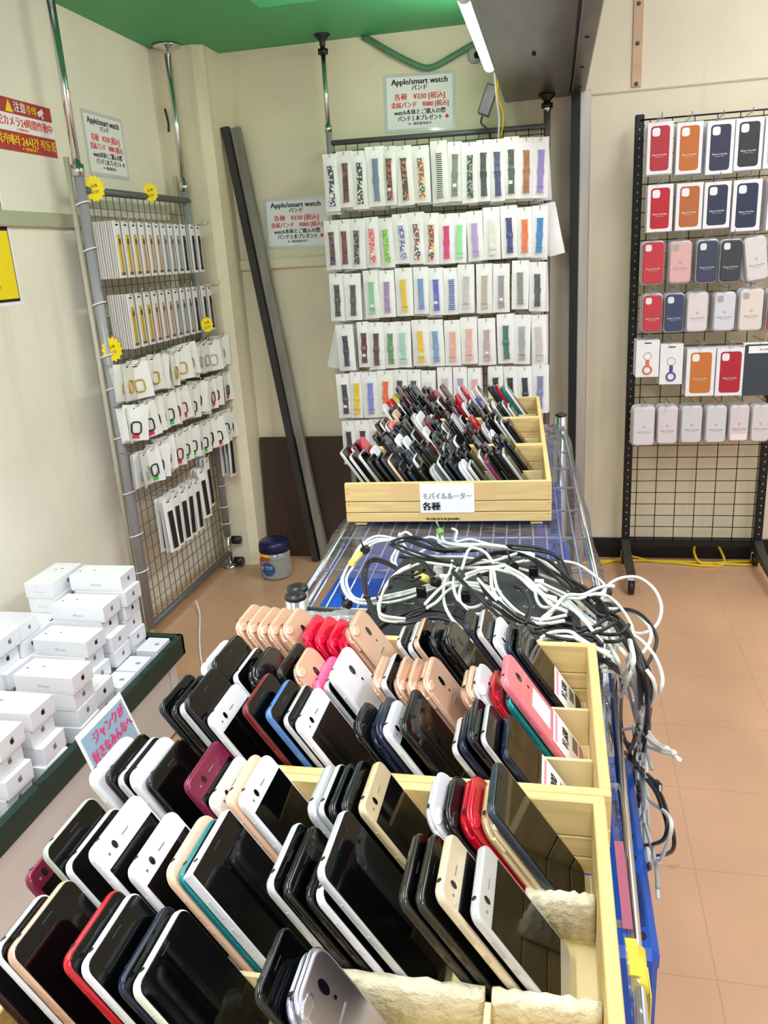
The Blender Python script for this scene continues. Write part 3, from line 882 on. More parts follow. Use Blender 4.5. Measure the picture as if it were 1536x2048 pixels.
  ('M1', -0.323, 2.1348, 0.1307, 0.068, 0.0085, 'S', 'black'),
  ('M1', -0.292, 2.1361, 0.1404, 0.058, 0.0124, 'F', 'black'),
  ('M1', -0.2719, 2.1369, 0.1323, 0.066, 0.0085, 'S', 'white'),
  ('M1', -0.25, 2.1378, 0.1251, 0.066, 0.0085, 'S', 'silver'),
  ('M1', -0.228, 2.1387, 0.122, 0.058, 0.0155, 'F', 'black'),
  ('M1', -0.1962, 2.1402, 0.1424, 0.058, 0.0095, 'F', 'black'),
  ('M1', -0.1779, 2.1409, 0.1312, 0.058, 0.0151, 'F', 'black'),
  ('M1', -0.1648, 2.1414, 0.1414, 0.058, 0.0155, 'F', 'black'),
  ('K3', -0.4869, 2.2578, 0.1443, 0.058, 0.0095, 'F', 'white'),
  ('K3', -0.4681, 2.2586, 0.1322, 0.058, 0.0149, 'F', 'black'),
  ('K3', -0.448, 2.2594, 0.1294, 0.066, 0.0085, 'S', 'black'),
  ('K3', -0.4118, 2.261, 0.1302, 0.058, 0.0155, 'F', 'black'),
  ('K3', -0.3882, 2.262, 0.135, 0.068, 0.0085, 'S', 'black'),
  ('K3', -0.3682, 2.2628, 0.1312, 0.066, 0.0085, 'S', 'navyblack'),
  ('K3', -0.3504, 2.2636, 0.145, 0.058, 0.0114, 'F', 'black'),
  ('K3', -0.3303, 2.2644, 0.1346, 0.066, 0.0085, 'S', 'black'),
  ('K3', -0.3084, 2.2653, 0.1209, 0.066, 0.0085, 'S', 'black'),
  ('K3', -0.2864, 2.2662, 0.1312, 0.066, 0.0085, 'S', 'navy'),
  ('K3', -0.2579, 2.2676, 0.1416, 0.058, 0.0095, 'F', 'white'),
  ('K3', -0.2424, 2.2681, 0.1355, 0.058, 0.0146, 'F', 'black'),
  ('K3', -0.2239, 2.2689, 0.1349, 0.058, 0.0095, 'F', 'black'),
  ('K3', -0.2026, 2.2696, 0.1183, 0.066, 0.0085, 'S', 'black'),
  ('K3', -0.1839, 2.2705, 0.1342, 0.066, 0.0085, 'S', 'silver'),
  ('K3', -0.1749, 2.2718, 0.1436, 0.058, 0.0097, 'F', 'white'),
  ('K3', -0.1591, 2.2725, 0.1374, 0.058, 0.0151, 'F', 'black'),
  ('K3', -0.143, 2.2731, 0.1424, 0.068, 0.0066, 'S', 'silver'),
  ('K3', -0.1281, 2.2735, 0.131, 0.068, 0.0085, 'S', 'silver'),
  ('K2', -0.4936, 2.3626, 0.1383, 0.058, 0.0155, 'F', 'red'),
  ('K2', -0.4593, 2.364, 0.1311, 0.068, 0.0085, 'W', 'white'),
  ('K2', -0.4536, 2.3643, 0.1487, 0.058, 0.0095, 'F', 'black'),
  ('K2', -0.4255, 2.3651, 0.1201, 0.058, 0.0155, 'F', 'black'),
  ('K2', -0.4047, 2.3663, 0.1468, 0.068, 0.0085, 'S', 'black'),
  ('K2', -0.3856, 2.3672, 0.1343, 0.058, 0.0095, 'F', 'black'),
  ('K2', -0.3836, 2.3669, 0.1522, 0.068, 0.0085, 'S', 'navyblack'),
  ('K2', -0.357, 2.368, 0.1242, 0.058, 0.0155, 'F', 'black'),
  ('K2', -0.3417, 2.369, 0.1385, 0.068, 0.0085, 'S', 'white'),
  ('K2', -0.3128, 2.3702, 0.1316, 0.058, 0.0155, 'F', 'black'),
  ('K2', -0.2887, 2.3713, 0.1307, 0.058, 0.0095, 'F', 'red'),
  ('K2', -0.2882, 2.3711, 0.1513, 0.058, 0.0095, 'F', 'red'),
  ('K2', -0.2592, 2.372, 0.1211, 0.066, 0.0085, 'S', 'white'),
  ('K2', -0.2467, 2.373, 0.1264, 0.066, 0.0085, 'S', 'white'),
  ('K2', -0.2262, 2.3739, 0.14, 0.068, 0.0085, 'S', 'blue3'),
  ('K1', -0.4953, 2.4625, 0.1378, 0.058, 0.0155, 'F', 'yellow'),
  ('K1', -0.4835, 2.463, 0.168, 0.058, 0.0096, 'F', 'black'),
  ('K1', -0.4518, 2.4643, 0.133, 0.068, 0.0066, 'W', 'pink'),
  ('K1', -0.4628, 2.4638, 0.168, 0.058, 0.0102, 'F', 'black'),
  ('K1', -0.4499, 2.4643, 0.168, 0.058, 0.0145, 'F', 'black'),
  ('K1', -0.4318, 2.4651, 0.168, 0.068, 0.0085, 'S', 'slate'),
  ('K1', -0.4025, 2.4664, 0.1617, 0.058, 0.0139, 'F', 'black'),
  ('K1', -0.3847, 2.4672, 0.161, 0.058, 0.0095, 'F', 'black'),
  ('K1', -0.3655, 2.4678, 0.1482, 0.068, 0.0085, 'S', 'red'),
  ('K1', -0.3265, 2.4696, 0.1209, 0.066, 0.0066, 'S', 'black'),
  ('K1', -0.3443, 2.4688, 0.168, 0.068, 0.0085, 'S', 'darkred'),
  ('K1', -0.2946, 2.471, 0.1574, 0.058, 0.0126, 'F', 'white'),
  ('K1', -0.2819, 2.4715, 0.1629, 0.058, 0.0095, 'F', 'red'),
  ('K1', -0.2559, 2.4723, 0.138, 0.058, 0.0155, 'F', 'white'),
  ('K1', -0.2273, 2.4737, 0.1214, 0.058, 0.0095, 'F', 'silver'),
  ('K1', -0.2361, 2.4729, 0.1586, 0.068, 0.0085, 'S', 'white'),
  ('K1', -0.2003, 2.475, 0.1596, 0.058, 0.011, 'F', 'black'),
  ('K1', -0.1878, 2.4755, 0.1621, 0.058, 0.0095, 'F', 'slate'),
  ('K1', -0.1754, 2.476, 0.1616, 0.058, 0.0095, 'F', 'red'),
  ('K1', -0.1597, 2.4766, 0.155, 0.058, 0.0115, 'F', 'teal'),
  ('K1', -0.1449, 2.4773, 0.1544, 0.068, 0.0085, 'S', 'white'),
]
CABLES = [
  ('white', [(-0.283,1.393,0.839),(-0.319,1.386,0.845),(-0.341,1.351,0.843),(-0.35,1.31,0.835),(-0.35,1.257,0.834),(-0.338,1.19,0.841),(-0.312,1.125,0.845),(-0.29,1.114,0.841),(-0.26,1.142,0.834),(-0.226,1.162,0.835),(-0.19,1.176,0.842),(-0.166,1.185,0.845),(-0.136,1.203,0.84),(-0.105,1.204,0.834),(-0.079,1.177,0.836)]),
  ('white', [(-0.279,1.382,0.847),(-0.319,1.367,0.846),(-0.335,1.339,0.839),(-0.339,1.28,0.836),(-0.335,1.205,0.841),(-0.309,1.128,0.848),(-0.287,1.112,0.845),(-0.257,1.145,0.838),(-0.221,1.175,0.836),(-0.188,1.186,0.843)]),
  ('white', [(-0.274,1.362,0.847),(-0.252,1.319,0.841),(-0.218,1.324,0.836),(-0.172,1.317,0.839),(-0.125,1.291,0.846),(-0.078,1.267,0.846),(-0.029,1.252,0.839),(0.017,1.215,0.836),(0.054,1.167,0.841)]),
  ('white', [(-0.282,1.409,0.849),(-0.261,1.353,0.843),(-0.23,1.31,0.845),(-0.191,1.284,0.852),(-0.144,1.28,0.854)]),
  ('white', [(-0.209,1.413,0.844),(-0.198,1.362,0.844),(-0.167,1.335,0.851),(-0.129,1.335,0.855),(-0.088,1.34,0.85),(-0.048,1.33,0.844),(-0.014,1.274,0.845),(0.017,1.191,0.852),(0.044,1.113,0.855)]),
  ('white', [(-0.188,1.456,0.843),(-0.175,1.423,0.849),(-0.169,1.354,0.855),(-0.146,1.373,0.852),(-0.118,1.373,0.845),(-0.075,1.347,0.844),(-0.037,1.294,0.851)]),
  ('white', [(-0.203,1.428,0.847),(-0.19,1.351,0.854),(-0.157,1.339,0.853),(-0.118,1.365,0.846),(-0.065,1.351,0.843),(-0.02,1.282,0.848)]),
  ('white', [(-0.279,1.383,0.854),(-0.265,1.396,0.856),(-0.243,1.377,0.849),(-0.222,1.402,0.845),(-0.204,1.381,0.848)]),
  ('black', [(-0.27,1.084,0.862),(-0.293,1.171,0.857),(-0.306,1.246,0.85),(-0.299,1.26,0.852),(-0.276,1.233,0.859),(-0.251,1.203,0.861),(-0.23,1.194,0.855)]),
  ('black', [(-0.271,1.088,0.86),(-0.257,1.063,0.853),(-0.232,1.038,0.852),(-0.211,1.019,0.859),(-0.189,1.025,0.863),(-0.177,1.052,0.858),(-0.156,1.065,0.852),(-0.126,1.044,0.853),(-0.1,1.012,0.86)]),
  ('black', [(-0.241,0.987,0.853),(-0.229,1.024,0.85),(-0.208,1.032,0.856),(-0.189,1.041,0.862),(-0.172,1.055,0.859)]),
  ('white', [(-0.235,1.222,0.854),(-0.211,1.239,0.858),(-0.175,1.215,0.865),(-0.136,1.206,0.864),(-0.091,1.23,0.857),(-0.061,1.257,0.854),(-0.036,1.252,0.86)]),
  ('white', [(-0.201,1.01,0.859),(-0.23,1.002,0.866),(-0.242,1.031,0.868),(-0.251,1.093,0.861),(-0.255,1.157,0.856),(-0.243,1.197,0.86),(-0.225,1.206,0.867)]),
  ('white', [(-0.161,1.233,0.865),(-0.158,1.182,0.868),(-0.163,1.147,0.863),(-0.159,1.102,0.857),(-0.149,1.057,0.859),(-0.132,1.004,0.866),(-0.118,0.977,0.868)]),
  ('white', [(-0.174,1.039,0.869),(-0.164,1.067,0.866),(-0.157,1.119,0.859),(-0.142,1.143,0.859),(-0.113,1.129,0.865),(-0.088,1.099,0.869),(-0.081,1.076,0.865),(-0.088,1.056,0.858),(-0.109,1.045,0.859),(-0.126,1.055,0.867),(-0.134,1.097,0.869),(-0.132,1.164,0.863),(-0.111,1.203,0.858),(-0.081,1.222,0.86),(-0.044,1.232,0.868)]),
  ('black', [(-0.274,1.293,0.869),(-0.243,1.275,0.861),(-0.207,1.255,0.859),(-0.163,1.224,0.865),(-0.136,1.202,0.871),(-0.108,1.246,0.868),(-0.078,1.28,0.861),(-0.039,1.27,0.86),(-0.007,1.203,0.866),(0.016,1.154,0.871),(0.051,1.08,0.866)]),
  ('black', [(-0.256,1.327,0.867),(-0.229,1.309,0.863),(-0.189,1.27,0.868),(-0.147,1.254,0.874),(-0.109,1.267,0.873)]),
  ('black', [(-0.281,1.309,0.863),(-0.265,1.317,0.865),(-0.236,1.313,0.873),(-0.206,1.301,0.874),(-0.177,1.281,0.867)]),
  ('black', [(-0.072,1.293,0.868),(-0.061,1.265,0.875),(-0.02,1.249,0.878),(0.008,1.238,0.873),(0.02,1.212,0.867),(0.03,1.145,0.869),(0.05,1.072,0.876)]),
  ('black', [(-0.152,1.159,0.875),(-0.124,1.095,0.88),(-0.099,1.063,0.876),(-0.076,1.046,0.869),(-0.05,1.01,0.869),(-0.01,0.975,0.876),(0.026,0.953,0.88),(0.046,0.976,0.875)]),
  ('black', [(-0.129,1.035,0.879),(-0.116,1.013,0.877),(-0.107,1.005,0.87),(-0.097,0.974,0.867)]),
  ('black', [(-0.111,1.14,0.88),(-0.096,1.09,0.873),(-0.071,1.059,0.869),(-0.053,1.025,0.874),(-0.028,0.982,0.88)]),
  ('black', [(-0.239,1.094,0.874),(-0.246,1.145,0.868),(-0.232,1.155,0.871),(-0.207,1.139,0.878),(-0.192,1.161,0.879)]),
  ('black', [(-0.247,1.222,0.875),(-0.226,1.217,0.875),(-0.198,1.178,0.882),(-0.174,1.123,0.886)]),
  ('black', [(-0.055,1.119,0.871),(-0.039,1.083,0.878),(-0.029,1.02,0.883),(-0.036,0.99,0.879)]),
  ('white', [(-0.11,1.127,0.879),(-0.081,1.05,0.885),(-0.057,1.004,0.883),(-0.031,0.985,0.876),(-0.005,0.973,0.874)]),
  ('white', [(-0.087,1.14,0.887),(-0.077,1.073,0.887),(-0.059,1.035,0.881),(-0.037,1.008,0.876),(-0.011,0.987,0.881),(0.019,0.988,0.888)]),
  ('white', [(-0.125,1.108,0.893),(-0.097,1.147,0.887),(-0.055,1.14,0.881),(-0.023,1.083,0.884),(-0.003,1.015,0.891),(0.019,0.99,0.892)]),
  ('white', [(-0.07,1.149,0.887),(-0.046,1.128,0.88),(-0.023,1.077,0.881),(0.005,1.042,0.888)]),
  ('white', [(-0.136,1.152,0.884),(-0.133,1.241,0.883),(-0.108,1.216,0.889),(-0.088,1.154,0.894)]),
  ('white', [(-0.275,1.365,0.834),(-0.269,1.293,0.839),(-0.255,1.242,0.846)]),
  ('white', [(-0.243,1.305,0.839),(-0.219,1.336,0.846),(-0.196,1.316,0.846)]),
  ('white', [(0.003,1.267,0.85),(0.019,1.272,0.852),(0.043,1.272,0.846),(0.065,1.242,0.841),(0.079,1.194,0.844),(0.075,1.144,0.851),(0.07,1.12,0.852)]),
  ('white', [(0.071,1.148,0.849),(0.09,1.204,0.845),(0.113,1.243,0.838),(0.135,1.239,0.839),(0.15,1.182,0.846),(0.153,1.117,0.849),(0.147,1.08,0.843),(0.135,1.059,0.837),(0.118,1.039,0.84),(0.105,1.028,0.847)]),
  ('white', [(0.056,1.14,0.852),(0.074,1.158,0.845),(0.09,1.135,0.844),(0.1,1.081,0.85),(0.105,1.025,0.855),(0.1,0.994,0.851),(0.087,0.994,0.844),(0.077,1.001,0.844)]),
  ('white', [(0.079,1.106,0.845),(0.102,1.11,0.842),(0.119,1.08,0.847),(0.128,1.031,0.853),(0.126,1.0,0.851),(0.116,0.98,0.844),(0.099,0.955,0.842),(0.087,0.936,0.837)]),
  ('black', [(0.083,1.096,0.843),(0.102,1.104,0.846),(0.119,1.075,0.853),(0.13,1.039,0.854),(0.135,1.009,0.847),(0.125,0.971,0.843),(0.111,0.93,0.848),(0.093,0.913,0.852)]),
  ('white', [(0.072,1.015,0.846),(0.085,1.014,0.853),(0.099,1.009,0.855),(0.115,0.999,0.849),(0.128,0.966,0.844),(0.131,0.916,0.844),(0.128,0.911,0.825),(0.128,0.995,0.761),(0.126,1.109,0.689),(0.114,1.144,0.683),(0.094,1.033,0.77)]),
  ('white', [(0.06,0.909,0.852),(0.075,0.922,0.844),(0.098,1.007,0.785),(0.12,1.044,0.744),(0.131,1.08,0.705),(0.138,1.174,0.622),(0.138,1.113,0.64),(0.138,1.001,0.696),(0.138,0.889,0.762)]),
  ('white', [(0.017,1.088,0.863),(0.037,1.055,0.86),(0.055,1.03,0.853),(0.069,0.99,0.852),(0.074,0.938,0.858),(0.074,0.923,0.844),(0.095,1.17,0.682),(0.119,1.442,0.492)]),
  ('white', [(-0.019,1.159,0.859),(0.02,1.123,0.851),(0.042,1.081,0.848),(0.063,1.024,0.854),(0.073,0.954,0.86),(0.08,0.916,0.858),(0.098,1.088,0.73),(0.102,1.204,0.653)]),
  ('black', [(0.039,1.142,0.86),(0.059,1.117,0.855),(0.076,1.05,0.859),(0.088,0.979,0.866),(0.097,0.94,0.866),(0.105,0.916,0.859),(0.114,0.94,0.824),(0.124,0.999,0.764),(0.136,1.072,0.693)]),
  ('black', [(0.069,1.07,0.854),(0.087,1.049,0.856),(0.098,0.999,0.863),(0.103,0.954,0.865),(0.112,0.916,0.859),(0.122,0.934,0.824),(0.131,1.006,0.752),(0.138,1.083,0.672),(0.138,1.177,0.574),(0.138,1.152,0.569)]),
  ('black', [(0.058,0.926,0.858),(0.07,0.899,0.864),(0.092,1.009,0.784),(0.118,1.278,0.593),(0.137,1.466,0.432),(0.137,1.368,0.453),(0.137,1.266,0.506)]),
  ('black', [(0.086,1.026,0.862),(0.093,0.98,0.868),(0.102,0.938,0.865),(0.11,0.907,0.854),(0.118,0.944,0.805),(0.128,1.022,0.728),(0.129,1.046,0.678),(0.129,1.08,0.628)]),
  ('black', [(0.041,1.083,0.87),(0.063,1.028,0.869),(0.084,1.027,0.862),(0.096,0.974,0.859),(0.1,0.902,0.864),(0.109,0.94,0.815),(0.123,1.061,0.711)]),
  ('white', [(0.095,0.957,0.871),(0.095,0.923,0.865),(0.09,0.948,0.826),(0.099,1.106,0.719)]),
  ('grey', [(0.094,0.966,0.808),(0.112,1.08,0.716),(0.127,1.154,0.642),(0.127,1.088,0.653),(0.127,1.046,0.654),(0.127,1.031,0.642)]),
  ('grey', [(0.097,0.943,0.862),(0.098,0.904,0.855),(0.112,1.006,0.766),(0.127,1.145,0.652),(0.129,1.125,0.634),(0.129,1.095,0.616)]),
  ('white', [(0.109,0.89,0.867),(0.117,0.885,0.855),(0.122,0.901,0.827),(0.128,1.007,0.742),(0.131,1.059,0.682),(0.131,1.058,0.653)]),
  ('black', [(-0.027,1.234,0.87),(-0.006,1.174,0.877),(0.015,1.12,0.876),(0.042,1.096,0.869),(0.058,1.054,0.866),(0.061,0.996,0.871)]),
  ('black', [(-0.071,1.035,0.882),(-0.049,0.995,0.883),(-0.03,0.988,0.876),(-0.005,0.982,0.872),(0.023,0.964,0.875),(0.048,0.964,0.882),(0.068,0.992,0.882)]),
  ('black', [(-0.025,0.95,0.88),(0.005,0.967,0.875),(0.034,0.965,0.869),(0.062,0.951,0.871),(0.079,0.938,0.878),(0.088,0.947,0.88)]),
  ('black', [(0.001,0.97,0.878),(0.012,0.999,0.87),(0.027,0.992,0.87),(0.034,0.957,0.877),(0.051,0.942,0.881),(0.061,0.929,0.876)]),
  ('white', [(-0.017,0.932,0.877),(-0.005,0.946,0.875),(0.019,0.94,0.881),(0.036,0.919,0.886),(0.056,0.903,0.883),(0.07,0.899,0.876)]),
  ('white', [(0.001,0.964,0.872),(0.012,0.939,0.877),(0.018,0.911,0.883)]),
  ('white', [(-0.016,0.986,0.878),(-0.003,0.994,0.885),(0.007,1.024,0.886),(0.019,1.059,0.88),(0.037,1.071,0.875),(0.057,1.078,0.879),(0.072,1.059,0.886)]),
  ('white', [(-0.007,1.072,0.885),(-0.02,1.085,0.888),(-0.023,1.066,0.882),(-0.015,1.04,0.876),(0.003,1.032,0.878),(0.024,1.013,0.886),(0.041,0.974,0.887),(0.053,0.95,0.881),(0.061,0.937,0.876)]),
  ('white', [(0.132,1.438,0.433),(0.132,1.302,0.523),(0.132,1.152,0.625),(0.13,1.105,0.677)]),
  ('usbc', [(0.133,1.38,0.45),(0.133,1.246,0.509),(0.133,1.1,0.586),(0.133,0.956,0.667),(0.133,0.922,0.685)]),
  ('black', [(0.132,1.364,0.435),(0.132,1.128,0.563),(0.132,0.946,0.661),(0.132,0.865,0.691),(0.132,0.827,0.697),(0.132,0.853,0.657),(0.132,0.975,0.548),(0.132,1.163,0.39)]),
  ('lightning', [(0.132,1.058,0.662),(0.132,1.028,0.634),(0.132,0.999,0.608),(0.132,0.844,0.704),(0.132,0.799,0.723),(0.132,0.812,0.689),(0.132,0.857,0.627),(0.132,0.873,0.61)]),
  ('white', [(0.138,1.104,0.581),(0.138,1.056,0.564),(0.138,1.112,0.484),(0.138,1.268,0.336)]),
  ('usba', [(0.133,1.161,0.621),(0.133,1.101,0.583),(0.133,1.044,0.547),(0.133,1.012,0.515),(0.133,1.001,0.514)]),
  ('jack', [(0.13,1.0,0.562),(0.13,0.919,0.588),(0.13,0.873,0.594),(0.13,0.859,0.579)]),
  ('white', [(0.129,1.112,0.652),(0.129,1.008,0.698),(0.129,0.898,0.757),(0.129,0.783,0.827),(0.129,0.851,0.781),(0.129,1.003,0.687)]),
  ('grey', [(0.137,1.241,0.57),(0.137,1.193,0.546),(0.137,1.144,0.512),(0.137,1.106,0.473)]),
  ('black', [(0.128,1.094,0.656),(0.128,1.144,0.603),(0.128,1.221,0.529),(0.128,1.236,0.493),(0.128,1.186,0.511)]),
  ('black', [(0.134,1.323,0.441),(0.134,1.221,0.484),(0.134,1.112,0.53),(0.134,1.114,0.504)]),
]
# ------------------------------------------------------------------ the room
XL, YB, CEIL = -1.555, 3.52, 2.17
struct('floor', MB().box((XL - .1, -1.2, -.05), (2.4, YB + .1, 0)), floor_mat())
struct('wall_left', MB().box((XL - .1, -1.2, 0), (XL, YB + .1, CEIL + .1)), CREAM_L)
struct('wall_back', MB().box((XL, YB, 0), (2.4, YB + .1, 2.75)), CREAM)
mb = MB()
mb.loops([[(XL, YB, z), (XL, 3.338, z), (-1.385, 3.338, z), (-1.345, 3.36, z), (-1.345, YB, z)] for z in (0, CEIL)])
struct('column', mb, CREAM)
struct('ceiling', MB().box((XL - .1, -1.2, CEIL), (-.19, YB + .1, CEIL + .05)), GREEN)
struct('trim_1', MB().box((-.92, 0.9, 2.115), (-.2, 2.80, CEIL), .004), GREEN_LIT)
struct('trim_2', MB().box((-1.345, YB - .022, 1.318), (.05, YB, 1.362), .006), CREAM)
struct('trim_3', MB().box((XL, -1.2, 1.49), (XL + .014, 3.32, 1.535), .004), M('groove_shade_strip', (176, 178, 150), .6))  # strip's darker grey-green paints in the shadow of a wall groove
struct('trim_4', MB().box((.103, YB - .004, 1.88), (2.4, YB, 1.886)), M('wall_seam', (196, 184, 160), .7))
# tan batten with bolts up the wall beyond the beam
bt = struct('trim_5', MB().box((.283, YB - .008, 1.895), (.318, YB, 2.7), .001), M('tan_batten', (205, 172, 138), .65, noise=.1))
for i, z in enumerate((1.905, 2.04, 2.17, 2.31)):
    obj('bolt', MB().lathe([(0, .006), (.006, .005), (.008, 0)], (0, 0, 0), 10), STEEL, bt).matrix_local = Matrix.Translation((.30, YB - .008, z)) @ Matrix.Rotation(math.pi / 2, 4, 'X')
struct('baseboard_back', MB().box((.14, YB - .012, 0), (2.4, YB, .092), .003), BLACKM)
struct('baseboard_left', MB().box((XL, -1.2, 0), (XL + .012, 3.32, .07), .003), M('pale_skirting', (205, 190, 160), .6))
# overhead steel beam with its groove and lip, and the steel channel under it
bm = struct('beam', MB().box((-.19, .6, 1.885), (.055, YB, 2.6), .003), STEEL)
obj('beam_lip', MB().box((.062, .6, 1.880), (.112, YB, 2.6), .004), STEEL, bm, world=True)
obj('beam_groove', MB().box((.054, .6, 1.90), (.063, YB, 2.6)), BLACKM, bm, world=True)
for i, (x, y) in enumerate(((.085, 2.55), (.085, 2.95), (-.06, 2.7), (.09, 3.3))):
    obj('bolt', MB().cyl((x, y, 1.887), (x, y, 1.877), .006, 8), BLACKM, bm, world=True)
ch = struct('column_steel', MB().box((.092, 3.40, 0), (.132, YB, 1.885), .003), M('worn_steel', (178, 172, 164), .42, .45, noise=.25, scale=4, stretch=(4, 4, .5)))

obj('channel_slot', MB().box((.062, 3.405, 0), (.092, YB, 1.885)), BLACKM, ch, world=True)
struct('wall_right', MB().box((2.4, -1.2, 0), (2.5, YB + .1, 2.75)), CREAM)

# ------------------------------------------------------------------ lamp under the beam
t = thing('tube_lamp', 'bright white tube lamp fixed along the side of the steel beam', 'lamp', (-.21, 2.75, 1.93))
obj('housing', MB().box((-.205, 2.30, 1.945), (-.190, 3.2, 1.985), .003), WHITEP, t, world=True)
tb = obj('tube', MB().cyl((-.222, 2.30, 1.955), (-.222, 3.17, 1.955), .021, 16), M('lamp_glow', (255, 253, 244), .4, emit=30.0), t, world=True)
for y in (2.295, 3.17):
    obj('end_cap', MB().cyl((-.222, y, 1.955), (-.222, y + .02, 1.955), .022, 14), WHITEP, t, world=True)
t = thing('security_camera', 'small white ball camera on the wall behind the tube lamp', 'camera', (-.30, YB, 2.055))
obj('base', MB().cyl((-.30, YB - .001, 2.055), (-.30, YB - .012, 2.055), .034, 20), WHITEP, t, world=True)
obj('body', MB().lathe([(0, .03), (.016, .027), (.027, .014), (.03, 0), (.027, -.014), (.016, -.027), (0, -.03)], (-.30, YB - .03, 2.055), 20), M('grey_plastic', (170, 170, 172), .4), t, world=True)
obj('lens', MB().cyl((-.29, YB - .058, 2.05), (-.288, YB - .063, 2.049), .013, 16), LENS, t, world=True)
solo('green_conduit', MB().tube([(-.735, YB - .012, 2.165), (-.70, YB - .02, 2.145), (-.663, YB - .03, 2.12), (-.58, YB - .035, 2.07), (-.51, YB - .035, 2.035), (-.475, YB - .035, 2.028), (-.44, YB - .035, 2.035), (-.37, YB - .03, 2.065), (-.29, YB - .02, 2.10), (-.20, YB - .015, 2.14)], .012, 10, 4), M('green_sleeve', (86, 130, 100), .5), 'dull green cable conduit sagging from the ceiling edge along the back wall', 'conduit')
t = thing('power_adapter', 'dark grey power adapter hanging below the end of the tube lamp', 'adapter', (-.235, 3.28, 1.80))
mb = MB(); mb.T = Matrix.Translation((-.238, 3.28, 1.862)) @ Matrix.Rotation(math.radians(22), 4, 'Y')
obj('body', mb.box((-.022, -.016, -.052), (.022, .016, .052), .004), M('adapter_grey', (74, 76, 80), .45), t, world=True)
obj('cord', MB().tube([(-.216, 3.28, 1.91), (-.212, 3.24, 1.93), (-.208, 3.2, 1.95)], .0032, 6, 4), WHITEP, t, world=True)
obj('cord', MB().tube([(-.26, 3.28, 1.812), (-.265, 3.29, 1.79), (-.245, 3.3, 1.77), (-.235, 3.32, 1.74), (-.24, 3.34, 1.70)], .004, 6, 4), DARKP, t, world=True)
solo('hanging_wire', MB().tube([(-.205, 3.18, 1.965), (-.196, 3.2, 1.93), (-.202, 3.26, 1.87), (-.185, 3.3, 1.82), (-.19, 3.33, 1.77), (-.21, 3.36, 1.72)], .0035, 6, 5), YELLOWC, 'yellow wire hanging beside the power adapter from the tube lamp', 'wire')
solo('hanging_wire', MB().tube([(-.207, 3.18, 1.96), (-.207, 3.25, 1.88), (-.2, 3.3, 1.80), (-.205, 3.33, 1.74), (-.2, 3.35, 1.70)], .004, 6, 5), M('pale_grey_wire', (205, 208, 205), .5), 'pale grey wire hanging down behind the yellow wire', 'wire')
solo('loose_wire', MB().tube([(-1.525, 3.333, 1.955), (-1.52, 3.330, 1.93), (-1.517, 3.331, 1.90), (-1.522, 3.333, 1.87)], .004, 6, 4), BLACKP, 'short black wire end sticking out of the wall corner', 'wire')

# ------------------------------------------------------------------ posters and notices
def poster(name, label, F, w, h, sheet=PAPER):
    """laminated price sheet: F = frame at its centre"""
    t = thing(name, label, 'poster', F.translation)
    mb = MB(); mb.T = F
    obj('laminate', mb.box((-w / 2, -h / 2, -.0012), (w / 2, h / 2, 0)), M('laminate', (205, 212, 208), .15, coat=.6), t, world=True)
    mb = MB(); mb.T = F
    obj('sheet', mb.box((-w / 2 + .012, -h / 2 + .012, -.0005), (w / 2 - .012, h / 2 - .012, .0006)), sheet, t, world=True)
    return t

def price_poster(label, F, w=.275, h=.205):
    t = poster('price_poster', label, F, w, h)
    k = h / .205
    for s, y, sz, mt, mw in (('Apple/smart watch', .074, .029, INK, .78), ('バンド', .051, .021, INK, .25), ('各種　¥330 [税込]', .021, .025, REDINK, .70), ('金属バンド　¥880 [税込]', -.007, .023, REDINK, .80), ('watch本体とご購入の際', -.033, .021, INK, .72), ('バンド１本プレゼント', -.055, .021, INK, .62), ('※一部対象外あり', -.074, .012, INK, .32)):
        put_text(s, F @ Matrix.Translation((0, y * k, .0012)), sz * k, mt, t, maxw=w * mw, bold=.035)
    mb = MB(); mb.T = F @ Matrix.Translation((w * .38, -.054 * k, .0012))
    obj('red_dot', mb.add([(.007 * math.cos(a * math.pi / 8), .007 * math.sin(a * math.pi / 8), 0) for a in range(16)], [tuple(range(16))]), REDINK, t, world=True)
    return t

Rz = lambda a: Matrix.Rotation(math.radians(a), 4, 'Z')
price_poster('white price poster on the back wall above the bar of the middle rack', facing('S', (-.525, YB - .002, 1.917)) @ Rz(-1.5), .287, .212)
price_poster('white price poster on the back wall between leaning steel bars and middle rack', facing('S', (-1.075, YB - .002, 1.50)) @ Rz(-1), .285, .205)
price_poster('white price poster on the side wall above the bar of the left rack', facing('E', (XL + .002, 2.872, 1.772)), .275, .208)

F = facing('E', (XL + .002, 2.355, 1.775))
t = thing('warning_notice', 'red and white camera warning notice on the side wall with yellow lettering', 'notice', F.translation)
W2 = .39
mb = MB(); mb.T = F
obj('sheet', mb.box((-W2 / 2, -.072, -.0012), (W2 / 2, .072, 0)), M('red_notice', (178, 42, 44), .4, coat=.3), t, world=True)
mb = MB(); mb.T = F
obj('white_band', mb.box((-W2 / 2, -.018, 0), (W2 / 2, .030, .0006)), PAPER, t, world=True)
for s, x, y, sz, mt, mw in (('注意', .032, .051, .030, PAPER, .06), ('주의', .088, .050, .028, YELLOW, .05), ('防犯カメラ24時間作動中', .038, .009, .030, REDINK, .30), ('감시카메라 24시간 작동중', .03, -.042, .032, YELLOW, .32), ('※一部対象外あり', .03, -.010, .008, REDINK, .14), ('※一部対象外あり', .05, -.062, .010, YELLOW, .2)):
    put_text(s, F @ Matrix.Translation((x, y, .0012)), sz, mt, t, maxw=mw, bold=.03)
mb = MB(); mb.T = F @ Matrix.Translation((-.02, .05, .0008))
